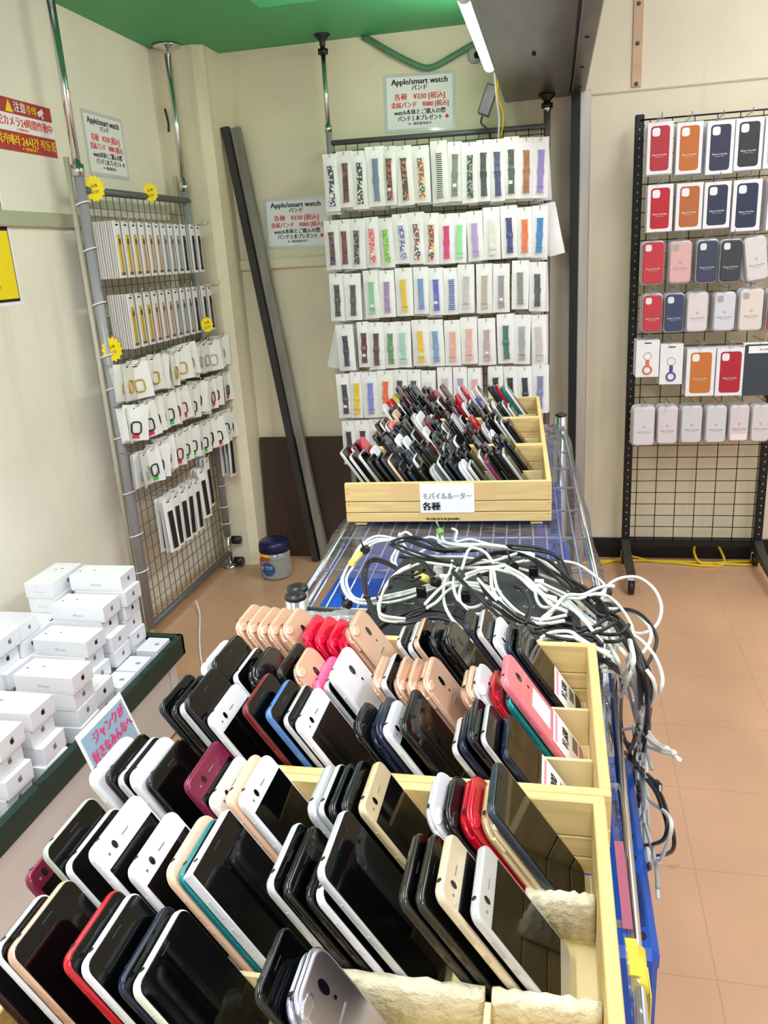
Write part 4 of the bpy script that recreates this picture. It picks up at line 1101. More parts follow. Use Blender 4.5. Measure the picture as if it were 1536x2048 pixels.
obj('warning_triangle', mb.add([(-.019, -.016, 0), (.019, -.016, 0), (0, .018, 0)], [(0, 1, 2)]), YELLOW, t, world=True)
mb = MB(); mb.T = F @ Matrix.Translation((.142, .05, .0008)) @ Rz(25)
obj('camera_symbol', mb.add([(-.02, -.004, 0), (.012, -.004, 0), (.012, .010, 0), (-.02, .010, 0), (-.006, -.016, 0), (.002, -.016, 0), (.002, -.004, 0), (-.006, -.004, 0)], [(0, 1, 2, 3), (4, 5, 6, 7)]), PAPER, t, world=True)

for (y0, y1, z0, z1, lab, rows_) in ((1.98, 2.222, 1.282, 1.487, 'yellow notice with black border on the side wall, lower of two', 5), (1.98, 2.214, 1.499, 1.70, 'yellow notice with black border on the side wall, upper of two', 3)):
    F = facing('E', (XL + .002, (y0 + y1) / 2, (z0 + z1) / 2))
    w, h = y1 - y0, z1 - z0
    t = thing('yellow_notice', lab, 'notice', F.translation)
    mb = MB(); mb.T = F
    obj('backing', mb.box((-w / 2 - .01, -h / 2 - .012, -.0018), (w / 2 + .012, h / 2 + .012, -.0012)), PAPER, t, world=True)
    mb = MB(); mb.T = F
    obj('border', mb.box((-w / 2, -h / 2, -.0012), (w / 2, h / 2, 0)), INK, t, world=True)
    mb = MB(); mb.T = F
    obj('sheet', mb.box((-w / 2 + .004, -h / 2 + .008, 0), (w / 2 - .004, h / 2 - .008, .0006)), YELLOW, t, world=True)
    for i in range(rows_):
        put_text('※一部対象外あり', F @ Matrix.Translation((-.0, h * .3 - i * h * .15, .0012)), .012, INK, t, maxw=w * .8)

# ------------------------------------------------------------------ dark bars, board and tub in the corner
def leaning_bar(label, top, bot, w, d, mt=IRON):
    a, b = Vector(bot), Vector(top)
    L = (b - a).length
    zax = (b - a).normalized()
    yax = Vector((0, 1, 0)); yax = (yax - zax * yax.dot(zax)).normalized()
    xax = yax.cross(zax)
    T = Matrix.Translation(a) @ Matrix((xax, yax, zax)).transposed().to_4x4()
    mb = MB(); mb.T = T
    k = .004
    prof = [(-w / 2, -d / 2), (w / 2, -d / 2), (w / 2, d / 2), (w / 2 - k, d / 2), (w / 2 - k, -d / 2 + k), (-w / 2 + k, -d / 2 + k), (-w / 2 + k, d / 2), (-w / 2, d / 2)]
    mb.loops([[(x, y, z) for x, y in prof] for z in (0, L)])
    return solo('steel_channel', mb, mt, label, 'steel bar')
leaning_bar('long rusty steel channel leaning in the corner, nearer the column', (-1.325, 3.455, 1.885), (-1.085, 3.40, .0), .030, .03, M('iron_slot_shade', (58, 56, 54), .5, .3, noise=.2, scale=8))  # iron darkened so its colour carries the black shadow gap of the slot
leaning_bar('long rusty steel channel leaning in the corner beside the price poster', (-1.283, 3.46, 1.880), (-1.04, 3.41, .0), .036, .03)
mb = MB(); mb.T = Matrix.Translation((0, 3.465, 0)) @ Matrix.Rotation(math.radians(-3), 4, 'X')
solo('brown_board', mb.box((-1.335, -.009, .001), (-.72, .009, .575), .002), DARKWOOD, 'dark brown wooden board leaning against the back wall behind the steel bars', 'board')
c = Vector((-1.215, 3.215, 0))
t = thing('plastic_tub', 'clear plastic tub with dark blue lid and sticker on the floor in the corner', 'tub', c)
obj('body', MB().lathe([(0, .001), (.062, .001), (.068, .01), (.070, .05), (.066, .10), (.068, .125), (0, .125)], (0, 0, 0), 24), clear('tub_plastic', (190, 215, 225), .12, .1, milky=.30), t)
obj('lid', MB().lathe([(.0, .175), (.058, .173), (.066, .166), (.07, .15), (.07, .126), (0, .126)], (0, 0, 0), 28), M('navy_lid', (12, 22, 72), .35), t)
obj('label', MB().grid(lambda u, v: (.0710 * math.cos(-2.7 + 2.1 * u), .0710 * math.sin(-2.7 + 2.1 * u), .012 + .085 * v), 10, 2), M('grey_label', (150, 152, 150), .5), t)
def disc_on_tub(u, v):
    a = -1.78 + .48 * v * math.cos(2 * math.pi * u)
    return (.0718 * math.cos(a), .0718 * math.sin(a), .055 + .032 * v * math.sin(2 * math.pi * u))
obj('round_label', MB().grid(disc_on_tub, 20, 3), M('blue_label', (40, 88, 150), .5), t)
obj('sticker', MB().grid(lambda u, v: (.0722 * math.cos(-2.35 + .75 * u), .0722 * math.sin(-2.35 + .75 * u), .092 + .018 * v), 6, 2), M('red_sticker', (205, 70, 60), .5), t)
put_text('ドでか', facing('S', (c.x - .015, c.y - .0738, .064)), .02, PAPER, t, maxw=.05)
obj('sticker', MB().grid(lambda u, v: (.0724 * math.cos(-2.35 + .75 * u), .0724 * math.sin(-2.35 + .75 * u), .112 + .012 * v), 5, 2), YELLOW, t, label='yellow price sticker')

# ------------------------------------------------------------------ left rack
XR = -1.47
Y0, Y1 = 2.515, 3.30
t = RACK = thing('pole_rack', 'grey pole rack with wire mesh standing along the side wall', 'display rack', (XR, (Y0 + Y1) / 2, 0))
for y in (Y0, Y1):
    p = obj('post', MB().cyl((XR, y, .07 if y == Y0 else .16), (XR, y, 1.655), .0165, 16), GREYPIPE, t, world=True)
    obj('collar', MB().cyl((XR, y, 1.64), (XR, y, 1.675), .0205, 16), CHROME, p, world=True)
    obj('extension_pole', MB().cyl((XR, y, 1.65), (XR, y, 2.14), .0125, 14), CHROME, t, world=True)
    obj('ceiling_pad', MB().lathe([(.0, 0), (.014, 0), (.018, .012), (.052, .022), (.055, .028), (0, .028)], (XR, y, 2.139), 18), CHROME, t, world=True)
    obj('foot', MB().cyl((XR, y, 0), (XR, y, .16), .011, 12), CHROME, t, world=True)
    obj('foot_pad', MB().lathe([(0, 0), (.032, 0), (.03, .012), (.014, .022), (0, .022)], (XR, y, .0), 18), CHROME, t, world=True)
    obj('wall_post', MB().cyl((XR - .034, y, 0), (XR - .034, y, 1.70), .009, 12), M('cream_pole', (196, 192, 172), .4), t, world=True)
obj('knob', MB().cyl((XR + .02, Y1 + .005, .135), (XR + .06, Y1 + .005, .135), .02, 8), BLACKP, t, world=True)
obj('knob', MB().cyl((XR + .02, Y1 + .005, .03), (XR + .06, Y1 + .005, .03), .022, 8), BLACKP, t, world=True)
obj('top_bar', MB().cyl((XR + .006, Y0, 1.60), (XR + .006, Y1 + .01, 1.605), .0125, 14), GREYPIPE2, t, world=True)
obj('bottom_bar', MB().cyl((XR, Y0, .078), (XR, Y1, .072), .0125, 14), GREYPIPE2, t, world=True)
mb = MB()
n = 17
for i in range(n):
    y = Y0 + .035 + (Y1 - Y0 - .07) * i / (n - 1)
    mb.cyl((XR - .012, y, .085), (XR - .012, y, 1.605), .0016, 5)
for i in range(31):
    z = .10 + 1.5 * i / 30
    mb.cyl((XR - .009, Y0, z), (XR - .009, Y1, z), .0016, 5)
obj('wire_mesh', mb, M('mesh_wire', (128, 118, 106), .4, .3), t, world=True)
for z in (1.56, 1.42, 1.25, 1.08, .97, .80, .60, .44, .30):
    obj('zip_tie', MB().tube([(XR + .022 * math.cos(a), Y0 + .022 * math.sin(a), z + .006 * math.cos(a)) for a in [2 * math.pi * k / 14 for k in range(14)]], .0028, 5, closed=True), WHITEP, t, world=True)
for z in (.40, .30, .22):
    obj('zip_tie', MB().tube([(XR + .022 * math.cos(a), Y1 + .022 * math.sin(a), z) for a in [2 * math.pi * k / 14 for k in range(14)]], .0028, 5, closed=True), WHITEP, t, world=True)

def hook_mb(y, z, L):
    return MB().tube([(XR, y, z), (XR + L * .5, y, z), (XR + L * .92, y, z + .002), (XR + L, y, z + .02)], .0017, 5, 3)

HK = M('hook_wire', (188, 186, 182), .3, .9)
BR = {'gold': (226, 192, 78), 'rose': (226, 180, 152), 'silver': (178, 180, 186), 'black': (28, 32, 38)}

def card_proto(color):
    """carded metal band: local x = along the rack (world +Y), y up, z out; hung from the slot at the origin"""
    t = thing('carded_watch_band', '', 'watch band')
    W, H = .047, .178
    c = obj('card', MB().box((-W / 2, .012 - H, -.0035), (W / 2, .012, -.0005), .0008), CARD, t)
    e = obj('card_edge', MB().box((-W / 2 - .0002, .0118 - H, -.006), (W / 2 + .0002, .0118, -.0036)), CARD2, t)
    s = obj('hang_slot', MB().box((-.009, -.003, -.0004), (.009, .002, .0001)), INK, t)
    b = obj('band', MB().slab(.0205, .125, .004, .0028, .001, 3, cy=-.092, z0=-.0006), M('metal_band', BR[color], .32, .55 if color != 'black' else .1, bump=.5, scale=160), t)
    cl = obj('buckle', MB().slab(.019, .018, .003, .0036, .001, 3, cy=-.052, z0=-.0006), M('metal_buckle', tuple(int(v * .62) for v in BR[color]), .3, .7), b)
    lg = obj('band_end', MB().slab(.026, .009, .002, .003, .001, 3, cy=-.152, z0=-.0006), M('metal_buckle', tuple(int(v * .62) for v in BR[color]), .3, .7), b)
    for ch in (c, e, s, b):
        kids(ch)
    kids(cl, lg)
    return t

def rack_place(src, used, x, y, z, yaw, label, group, tilt=0):
    m = facing('E', (x, y, z)) @ Matrix.Rotation(math.radians(yaw), 4, 'Y') @ Matrix.Rotation(math.radians(tilt), 4, 'Z')
    if not used:
        src.matrix_world = m
        WM[src.name] = m
        src['label'] = label
        src['group'] = group
        return src
    return copy_tree(src, m, label, group)

PR = {c: [card_proto(c), False] for c in BR}
CN = {'gold': 'gold', 'rose': 'rose gold', 'silver': 'silver', 'black': 'black'}
ROWN = ('top', 'second')
for r, (ztop, ys, cols, first) in enumerate((
        (1.500, [2.545 + .0555 * i for i in range(12)], 'gold gold gold rose rose rose silver silver silver black black black'.split(), 9),
        (1.270, [2.565 + .0575 * i for i in range(12)], 'gold gold gold rose rose rose silver silver silver black black black'.split(), 9))):
    for i, (y, cname) in enumerate(zip(ys, cols)):
        obj('hook', hook_mb(y, ztop, .105 if i < 10 else .15), HK, RACK, world=True)
        nst = first if i == 0 else (4 if i < 9 else 3)
        x0 = XR + (.088 if i < 10 else .10)
        for k in range(nst):
            p = PR[cname]
            where = 'front card' if k == 0 else ORD[k] + ' card back'
            rack_place(p[0], p[1], x0 - .0085 * k, y + .001 * (k % 3), ztop - .008, 3, '%s metal watch band, %s, %s hook, %s row of side rack' % (CN[cname], where, ORD[i], ROWN[r]), 'carded metal watch bands on the side rack')
            p[1] = True

def case_pouch(color, tagc, idx):
    """small white pouch with a watch frame case"""
    t = thing('watch_case_pouch', '', 'watch case pouch')
    W, H = .088, .122
    b = obj('pouch', MB().grid(lambda u, v: (W * (u - .5), .012 - H * v, .0045 * math.sin(math.pi * u) * math.sin(math.pi * v) + .001 * math.sin(9 * u + idx)), 6, 6), POUCH_L, t)
    sd = obj('pouch_back', MB().grid(lambda u, v: (W * (.5 - u), .012 - H * v, -.002), 2, 2), POUCH_L, t)
    s = obj('hang_slot', MB().box((-.008, -.003, .0006), (.008, .001, .0014)), DARKP, t)
    fr = MB()
    path = [(x, y - .066, .0065) for x, y in rr(.032, .040, .010, 5)]
    fr.tube(path, .0026, 6, closed=True)
    f = obj('watch_frame', fr, M('frame_metal', color, .28, .6), t)
    o = [b, sd, s, f]
    if tagc:
        o.append(obj('sticker', MB().box((-.013, -.102, .003), (.010, -.090, .0052)), M('case_sticker', tagc, .5), t, label='bright printed sticker'))
    kids(*o)
    return t

KN = [('gold', (214, 176, 70), None), ('silver', (190, 192, 196), None), ('black', (36, 38, 42), (220, 50, 80)), ('dark green', (50, 70, 60), (60, 190, 80)), ('rose red', (150, 50, 70), (220, 60, 90))]
PP = [[case_pouch(c, tg, i), False] for i, (n_, c, tg) in enumerate(KN)]
for r, (za, zb, ya, yb, n, seq, name) in enumerate((
        (1.052, 1.058, 2.47, 3.28, 15, [0, 0, 0, 0, 0, 1, 0, 0, 1, 1, 1, 1, 1, 2, 1], 'third'),
        (.905, .895, 2.485, 3.28, 15, [2, 2, 3, 2, 3, 4, 4, 2, 2, 3, 3, 4, 2, 3, 2], 'fourth'),
        (.752, .735, 2.485, 3.28, 15, [1, 3, 3, 3, 4, 4, 3, 3, 2, 3, 2, 2, 3, 2, 2], 'fifth'))):
    for i in range(n):
        f = i / (n - 1)
        y = ya + (yb - ya) * f + .012
        y = max(y, 2.475)
        z = za + (zb - za) * f + random.uniform(-.010, .010)
        obj('hook', hook_mb(y, z, .10), HK, RACK, world=True)
        q = seq[i]
        for k in range(3):
            p = PP[q]
            rack_place(p[0], p[1], XR + .082 - .016 * k + random.uniform(-.004, .004), y + .004 * k, z - .006 - .004 * k, random.uniform(-55, 12), '%s watch frame in white pouch, %s on %s hook, %s row of side rack' % (KN[q][0], ('front', 'second', 'third')[k], ORD[i], name), 'pouches of watch frames on the side rack', random.uniform(-8, 8))
            p[1] = True

def long_pouch():
    t = thing('black_band_pouch', '', 'watch band')
    W, H = .052, .205
    b = obj('pouch', MB().grid(lambda u, v: (W * (u - .5), .012 - H * v, .003 * math.sin(math.pi * u) * math.sin(math.pi * v)), 4, 8), POUCH_L, t)
    sd = obj('pouch_back', MB().grid(lambda u, v: (W * (.5 - u), .012 - H * v, -.0015), 2, 2), POUCH_L, t)
    n_ = obj('band', MB().grid(lambda u, v: (.024 * (u - .5), -.035 - .145 * v, .0055), 2, 6), M('black_band', (22, 26, 30), .5), t)
    s = obj('hang_slot', MB().box((-.008, -.003, .0002), (.008, .001, .001)), DARKP, t)
    kids(b, sd, n_, s)
    return t
lp = [long_pouch(), False]
for i in range(8):
    y = 2.60 + .062 * i
    z = .545 + (.0 if i < 5 else .028 * (i - 4))
    if i == 7:
        y, z = 3.24, .66
    obj('hook', hook_mb(y, z, .11), HK, RACK, world=True)
    for k in range(3):
        rack_place(lp[0], lp[1], XR + .095 - .018 * k, y + .004 * k, z - .006, random.uniform(-22, 4), 'black watch band in white pouch, %s on %s hook, bottom row of side rack' % (('front', 'second', 'third')[k], ORD[i]), 'black band pouches at the bottom of the side rack', random.uniform(-3, 3))
        lp[1] = True
t = thing('white_ended_cord', 'thin white cord trailing from the side rack across the floor', 'cord', (-1.38, 2.9, 0))
obj('cord', MB().tube([(-1.45, 2.86, .03), (-1.40, 2.78, .006), (-1.30, 2.55, .006), (-1.2, 2.35, .006), (-1.08, 2.16, .006), (-.98, 2.0, .006)], .004, 6, 5), WHITEP, t, world=True)

def burst_tag(label, F, s=.034):
    F = F @ Matrix.Rotation(math.radians(-48), 4, 'Y')
    t = thing('price_burst', label, 'price tag', F.translation)
    pts = []
    for k in range(28):
        a = 2 * math.pi * k / 28
        rad = s * (1 if k % 2 == 0 else .80)
        pts.append((rad * .82 * math.cos(a), rad * math.sin(a)))
    mb = MB(); mb.T = F
    obj('star', mb.prism(pts, 0, .001), YELLOW, t, world=True)
    put_text('各種', F @ Matrix.Translation((0, .008, .0014)) @ Rz(15), .011, INK, t, maxw=.04)
    put_text('¥330', F @ Matrix.Translation((0, -.010, .0014)) @ Rz(15), .013, INK, t, maxw=.036)

burst_tag('yellow star price tag on the top bar of side rack, at near post', facing('E', (XR + .024, 2.555, 1.605)), .042)
burst_tag('yellow star price tag halfway along the top bar of side rack', facing('E', (XR + .024, 2.945, 1.615)), .036)
burst_tag('yellow star price tag stuck low on the near post of side rack', facing('E', (XR + .02, 2.515, 1.10)), .044)
burst_tag('yellow star price tag at the far end of side rack, under its second row', facing('E', (-1.352, 3.09, 1.125)), .032)
obj('tag_wire', MB().tube([(-1.354, 3.09, 1.095), (-1.362, 3.09, 1.08), (-1.37, 3.085, 1.068)], .0012, 4), HK, bpy.data.objects['price_burst.003'], world=True)
# ------------------------------------------------------------------ middle rack with watch bands
YR = 3.42
XA, XB = -.880, -.028
t = CR = thing('pole_rack', 'slim grey pole rack hung with rows of watch bands before the back wall', 'display rack', ((XA + XB) / 2, YR, 0))
for x, zt, z2 in ((XA, 1.83, 2.11), (XB, 1.83, 1.845)):
    p = obj('post', MB().cyl((x, YR, .0), (x, YR, zt), .0125, 14), GREYPIPE if x == XA else M('rack_post', (118, 112, 118), .4, .3), t, world=True)
    obj('collar', MB().cyl((x, YR, zt - .005), (x, YR, zt + .022), .015, 14), CHROME, p, world=True)
    if x == XA:
        obj('extension_pole', MB().cyl((x, YR, zt), (x, YR, z2), .0095, 12), CHROME, t, world=True)
    obj('turn_knob', MB().cyl((x, YR, z2 - .008), (x, YR, z2 + .010), .022, 6), BLACKP, t, world=True)
    zc = CEIL if x == XA else 1.884
    obj('ceiling_pad', MB().lathe([(.009, z2 + .01), (.012, zc - .03), (.013, zc - .022), (.03, zc - .006), (.032, zc), (0, zc)], (x, YR, 0), 16), BLACKP, t, world=True)
obj('top_bar', MB().cyl((XA, YR, 1.785), (XB, YR, 1.775), .0105, 12), GREYPIPE2, t, world=True)
mb = MB()
for i in range(18):
    x = XA + .02 + (XB - XA - .04) * i / 17
    mb.cyl((x, YR - .008, .5), (x, YR - .008, 1.78), .0016, 5)
for i in range(26):
    z = .5 + 1.25 * i / 25
    mb.cyl((XA, YR - .005, z), (XB, YR - .005, z), .0016, 5)
obj('wire_mesh', mb, M('dark_wire', (45, 44, 44), .45, .4), t, world=True)

def bag_mesh(w, h, idx):
    ph = idx * 1.7
    def fn(u, v):
        y = -(.0012 + .0065 * math.sin(math.pi * u) ** .7 * math.sin(math.pi * min(1, max(0, (v - .1) / .9))) ** .6)
        return (w * (u - .5) * (1 - .03 * math.sin(math.pi * v + ph)), y + .0008 * math.sin(7 * v + ph), .014 - h * v)
    mb = MB().grid(fn, 6, 9)
    mb.grid(lambda u, v: (w * (.5 - u), .0, .014 - h * v), 1, 1)
    return mb

BK = M('display_hook', (170, 168, 165), .3, .9)
RN = ('top', 'second', 'third', 'fourth', 'fifth', 'bottom')
for r, row in enumerate(BAND_ROWS):
    for i, (x, z, h, w, spec, desc) in enumerate(row):
        w = min(max(w, .05), .072)
        z -= .014
        obj('hook', MB().tube([(x, YR, z + .002), (x, 3.33, z + .002), (x, 3.288, z + .003), (x, 3.278, z + .014)], .0017, 5, 2), BK, CR, world=True)
        place = '%s in %s row of middle rack' % (ORD[i], RN[r])
        t = thing('watch_band_pouch', '%s watch band in white pouch, %s' % (desc, place), 'watch band', (x, 3.298, z), Matrix.Rotation(math.radians(random.uniform(-1.5, 1.5)), 3, 'Y') @ Matrix.Rotation(math.radians(random.uniform(-6, 6)), 3, 'Z'), group='watch bands on the middle rack')
        obj('pouch', bag_mesh(w, h, i + r), POUCH, t)
        zb = -.03
        bh = h - .062
        bw = .0215
        def band(u, v, bw=bw, bh=bh, zb=zb):
            k = 1 + .22 * max(0, 1 - v * 14) + .22 * max(0, 1 - (1 - v) * 14) + (.2 if spec[0] == 'plain' and abs(v - .5) < .06 else 0)
            return (bw * (u - .5) * k + .0015 * math.sin(3 * v + i), -.0098 - .0012 * math.sin(math.pi * u), zb - bh * v)
        b = obj('band', MB().grid(band, 2, 20), band_mat(spec), t)
        if (i * 7 + r * 3) % 4 == 0:
            obj('sticker', MB().box((-.008, -.0122, zb - bh * .78), (.006, -.0115, zb - bh * .70)), PAPER, b, label='small white sticker')
        obj('buckle', MB().box((-.0155, -.0118, zb - bh * .86), (.0155, -.0112, zb - bh * .852)), M('thin_bar', (90, 92, 98), .3, .6), b)
        obj('clear_window', MB().grid(lambda u, v: ((w * .66) * (u - .5), -.0135 - .002 * math.sin(math.pi * u) - .0008 * math.sin(11 * v + i), -.02 - (h - .045) * v), 4, 8), FILM, t)
        for k in range(2):
            bk = obj('watch_band_pouch', bag_mesh(w, h, i + k), POUCH, None)
            bk.matrix_world = Matrix.Translation((x + random.uniform(-.006, .008), 3.325 + .03 * k, z - random.uniform(0, .012))) @ Matrix.Rotation(math.radians(random.uniform(-4, 4)), 4, 'Y')
            tag(bk, 'spare white pouch %s behind %s band, %s row of middle rack' % (('next', 'second')[k], desc, RN[r]), 'watch band', 'spare pouches hanging behind the front ones')
# three pouches swung out at the rim of the second row and two at the fourth
for (x, z, a, lab) in ((-.028, 1.485, -7, 'white pouch swung outward behind the sky blue band, beside the rack post'), (-.024, 1.482, -12, 'white pouch swung furthest outward past the rack post, second row'), (-.862, 1.075, 10, 'white pouch fanned outward behind the dark navy band, fourth row'), (-.868, 1.07, 16, 'white pouch fanned furthest outward at the fourth row of middle rack')):
    bk = obj('watch_band_pouch', bag_mesh(.06, .19, 3), POUCH)
    bk.matrix_world = Matrix.Translation((x, 3.34 if abs(a) < 15 else 3.36, z)) @ Matrix.Rotation(math.radians(a), 4, 'Y')
    tag(bk, lab, 'watch band', 'spare pouches hanging behind the front ones')

# ------------------------------------------------------------------ black rack with phone cases
YK = 3.42
t = BKR = thing('mesh_rack', 'black wheeled mesh rack of phone cases by the cream wall', 'display rack', (.57, 3.4, 0))
for x in (.308, .838):
    p = obj('upright', MB().box((x - .016, YK - .016, .10), (x + .016, YK + .016, 1.785), .003), BLACKM, t, world=True)
    hm = MB()
    for k in range(52):
        z = .15 + k * .031
        hm.box((x - .0025, YK - .0166, z), (x + .0025, YK - .0158, z + .006))
    obj('dot_pattern', hm, M('slot_light', (160, 156, 144), .6), p, world=True)
    lg = obj('leg', MB().loops([[(x - .016, YK + .04, .07), (x + .016, YK + .04, .07), (x + .016, YK + .04, .105), (x - .016, YK + .04, .105)], [(x - .016, YK - .02, .075), (x + .016, YK - .02, .075), (x + .016, YK - .02, .125), (x - .016, YK - .02, .125)], [(x - .016, YK - .10, .07), (x + .016, YK - .10, .07), (x + .016, YK - .10, .10), (x - .016, YK - .10, .10)], [(x - .016, YK - .31, .062), (x + .016, YK - .31, .062), (x + .016, YK - .31, .085), (x - .016, YK - .31, .085)]]), M('worn_black', (50, 48, 46), .5), t, world=True)
    for y in (YK - .30, YK + .03):
        cst = obj('caster', MB().cyl((x - .011, y - .012, .026), (x + .011, y - .012, .026), .0255, 20), BLACKP, t, world=True)
        obj('caster_fork', MB().box((x + .012, y - .022, .02), (x + .016, y + .012, .062), .002).box((x - .016, y - .022, .02), (x - .012, y + .012, .062), .002).box((x - .016, y - .012, .052), (x + .016, y + .014, .064), .003), CHROME, cst, world=True)
obj('bottom_bar', MB().box((.30, YK - .012, .093), (.85, YK + .012, .128), .003), BLACKM, t, world=True)
obj('top_wire', MB().cyl((.31, YK - .018, 1.765), (1.2, YK - .018, 1.762), .003, 8), BLACKM, t, world=True)
mb = MB()
for i in range(7):
    x = .315 + .078 * i + .03
    mb.cyl((x, YK - .012, .11), (x, YK - .012, 1.765), .0018, 5)
for i in range(33):
    z = .13 + i * .0505
    mb.cyl((.31, YK - .009, z), (.84, YK - .009, z), .0018, 5)
obj('wire_mesh', mb, BLACKM, t, world=True)

def text_on(t, F, z, col, dark, leather=True):
    mt = GREYINK if dark else LIGHTINK
    put_text('iPhone 11 Pro Max', F @ Matrix.Translation((0, z, 0)), .0072, mt, t, maxw=.05, bold=.05)
    put_text('Leather Case' if leather else 'Silicone Case', F @ Matrix.Translation((0, z - .0065, 0)), .0058, mt, t, maxw=.04)

def case_shape(w, h, r, cut):
    """case back with an open corner for the camera"""
    return rr(w, h, r, 5)

CASEN = 0
for (kind, x, z, h, w, col, desc) in CASES:
    yf = 3.27
    d = .024
    rot = Matrix.Rotation(math.radians(random.uniform(-2, 2)), 3, 'Z')
    zc = z - h / 2
    if kind == 'clam' and desc == 'white tilted':
        rot = rot @ Matrix.Rotation(math.radians(-8), 3, 'Y')
    rowname = {1: 'top', 2: 'second', 3: 'third', 4: 'fourth', 5: 'fifth', 6: 'lowest'}[1 + sum(z < v for v in (1.6, 1.4, 1.2, 1.0, .8))]
    zh = z + .016
    obj('hook', MB().tube([(x, YK - .01, zh), (x, yf - .015, zh), (x, yf - .03, zh + .003), (x, yf - .036, zh + .014)], .0019, 6, 2), BK, BKR, world=True)
    F = facing('S', (x, yf, zc)) @ (rot.to_4x4() if False else Matrix.Identity(4))
    yawm = Matrix.Translation((x, yf, zc)) @ rot.to_4x4()
    L = yawm @ Matrix(((1, 0, 0, 0), (0, 0, -1, 0), (0, 1, 0, 0), (0, 0, 0, 1)))      # x right, y up, z towards the viewer
    depth_n = 2
    if kind == 'box':
        t = thing('phone_case_box', '%s phone case in white box, %s row of black rack' % (desc, rowname), 'phone case', yawm.translation, None, 'boxed phone cases on the black rack')
        mb = MB(); mb.T = L
        obj('carton', mb.box((-w / 2, -h / 2, -d), (w / 2, h / 2, 0), .0012), CARD, t, world=True)
        mb = MB(); mb.T = L
        cw, chh = w * .74, h * .86
        cs = obj('case_print', mb.slab(cw, chh, .011, .0012, .0006, 5, z0=-.0004), M('leather', col, .5, bump=.1, scale=90), t, world=True)
        mb = MB(); mb.T = L
        obj('camera_opening', mb.slab(.026, .028, .008, .0008, .0003, 5, cx=-cw * .5 + .0185, cy=chh * .5 - .020, z0=.0007), CARD, cs, world=True)
        text_on(cs, L @ Matrix.Translation((0, 0, .0012)), -chh * .14, col, sum(col) > 500)
        mb = MB(); mb.T = L
        obj('hang_tab', mb.slab(.026, .032, .008, .0008, .0003, 4, cy=h / 2 + .010, z0=-d * .5), CLAMM, t, world=True)
    elif kind == 'clam':
        t = thing('phone_case_pack', '%s phone case in clear rounded pack, %s row of black rack' % (desc, rowname), 'phone case', yawm.translation, None, 'clear packs of phone cases on the black rack')
        mb = MB(); mb.T = L
        cw, chh = w * .87, h * .92
        cs = obj('case', mb.slab(cw, chh, .013, .010, .004, 5, z0=-.0115), M('silicone', col, .5), t, world=True)
        if desc not in ('white tilted', 'plain white') and rowname != 'lowest':
            mb = MB(); mb.T = L
            obj('camera_opening', mb.slab(.022, .024, .007, .0008, .0003, 5, cx=-cw * .5 + .019, cy=chh * .5 - .020, z0=-.0015), PAPER if sum(col) < 560 else M('soft_hole', (190, 176, 168), .6), cs, world=True)
        put_logo(L @ Matrix.Translation((0, 0, -.0012)), .012, M('tone_print', tuple(int(v * .86) for v in col), .5), cs)
        text_on(cs, L @ Matrix.Translation((0, 0, -.0012)), -chh * .14, col, sum(col) > 500, False)
        mb = MB(); mb.T = L
        obj('clear_shell', mb.slab(w, h, .017, .024, .005, 5, z0=-.0225), CLAMM, t, world=True)
        mb = MB(); mb.T = L
        obj('insert', mb.slab(w * .93, h * .96, .015, .008, .002, 5, z0=-.0212), M('insert_card', (226, 226, 230), .5), t, world=True)
        mb = MB(); mb.T = L
        obj('hang_tab', mb.slab(.03, .03, .008, .0008, .0003, 4, cy=h / 2 + .010, z0=-.012), CLAMM, t, world=True)
        if desc == 'labelled white':
            mb = MB(); mb.T = L
            obj('price_label', mb.box((-w * .38, -h * .42, .0016), (w * .38, -h * .26, .0024)), M('pinkish_label', (240, 226, 228), .6), t, world=True)
    elif kind == 'tag':
        t = thing('key_ring_box', '%s in white hanging box, fifth row of black rack' % desc, 'key ring box', yawm.translation, None, 'key ring boxes on the black rack')
        mb = MB(); mb.T = L
        obj('carton', mb.box((-w / 2, -h / 2, -.03), (w / 2, h / 2, 0), .0012), CARD, t, world=True)
        mb = MB(); mb.T = L
        obj('hang_slot', mb.slab(.026, .004, .002, .0006, .0002, 3, cy=h * .43, z0=.0001), INK, t, world=True)
        for (cy, rr_, th, cc, nm) in ((h * .08, .0145, .0014, (190, 190, 192), 'metal_ring'), (-h * .30, .0155, .0032, col, 'tag_ring')):
            mb = MB(); mb.T = L
            obj(nm, mb.tube([(rr_ * math.cos(a), cy + rr_ * math.sin(a), .001) for a in [2 * math.pi * k / 24 for k in range(24)]], th, 6, closed=True), M('tag_print', cc, .5), t, world=True)
        mb = MB(); mb.T = L
        obj('tag_strap', mb.slab(.013, h * .17, .003, .0012, .0004, 3, cy=-h * .10, z0=.0002), M('tag_print', col, .5), t, world=True)
    else:
        t = thing('tablet_folio', 'charcoal folded tablet cover in white sleeve at the end of fifth row', 'tablet cover', yawm.translation)
        mb = MB(); mb.T = L
        obj('sleeve', mb.box((-w / 2 - .004, -h / 2, -.026), (w / 2, h / 2 + .006, -.004), .002), CARD, t, world=True)
        mb = MB(); mb.T = L
        f = obj('cover', mb.slab(w, h, .008, .004, .001, 4, z0=-.004), M('folio', col, .6), t, world=True)
        mb = MB(); mb.T = L
        obj('price_label', mb.box((-w * .38, h * .33, .0004), (w * .45, h * .47, .001)), PAPER, f, world=True)
        put_text('¥1,680', L @ Matrix.Translation((w * .1, h * .40, .0014)), .011, INK, f, maxw=.045)
        depth_n = 0
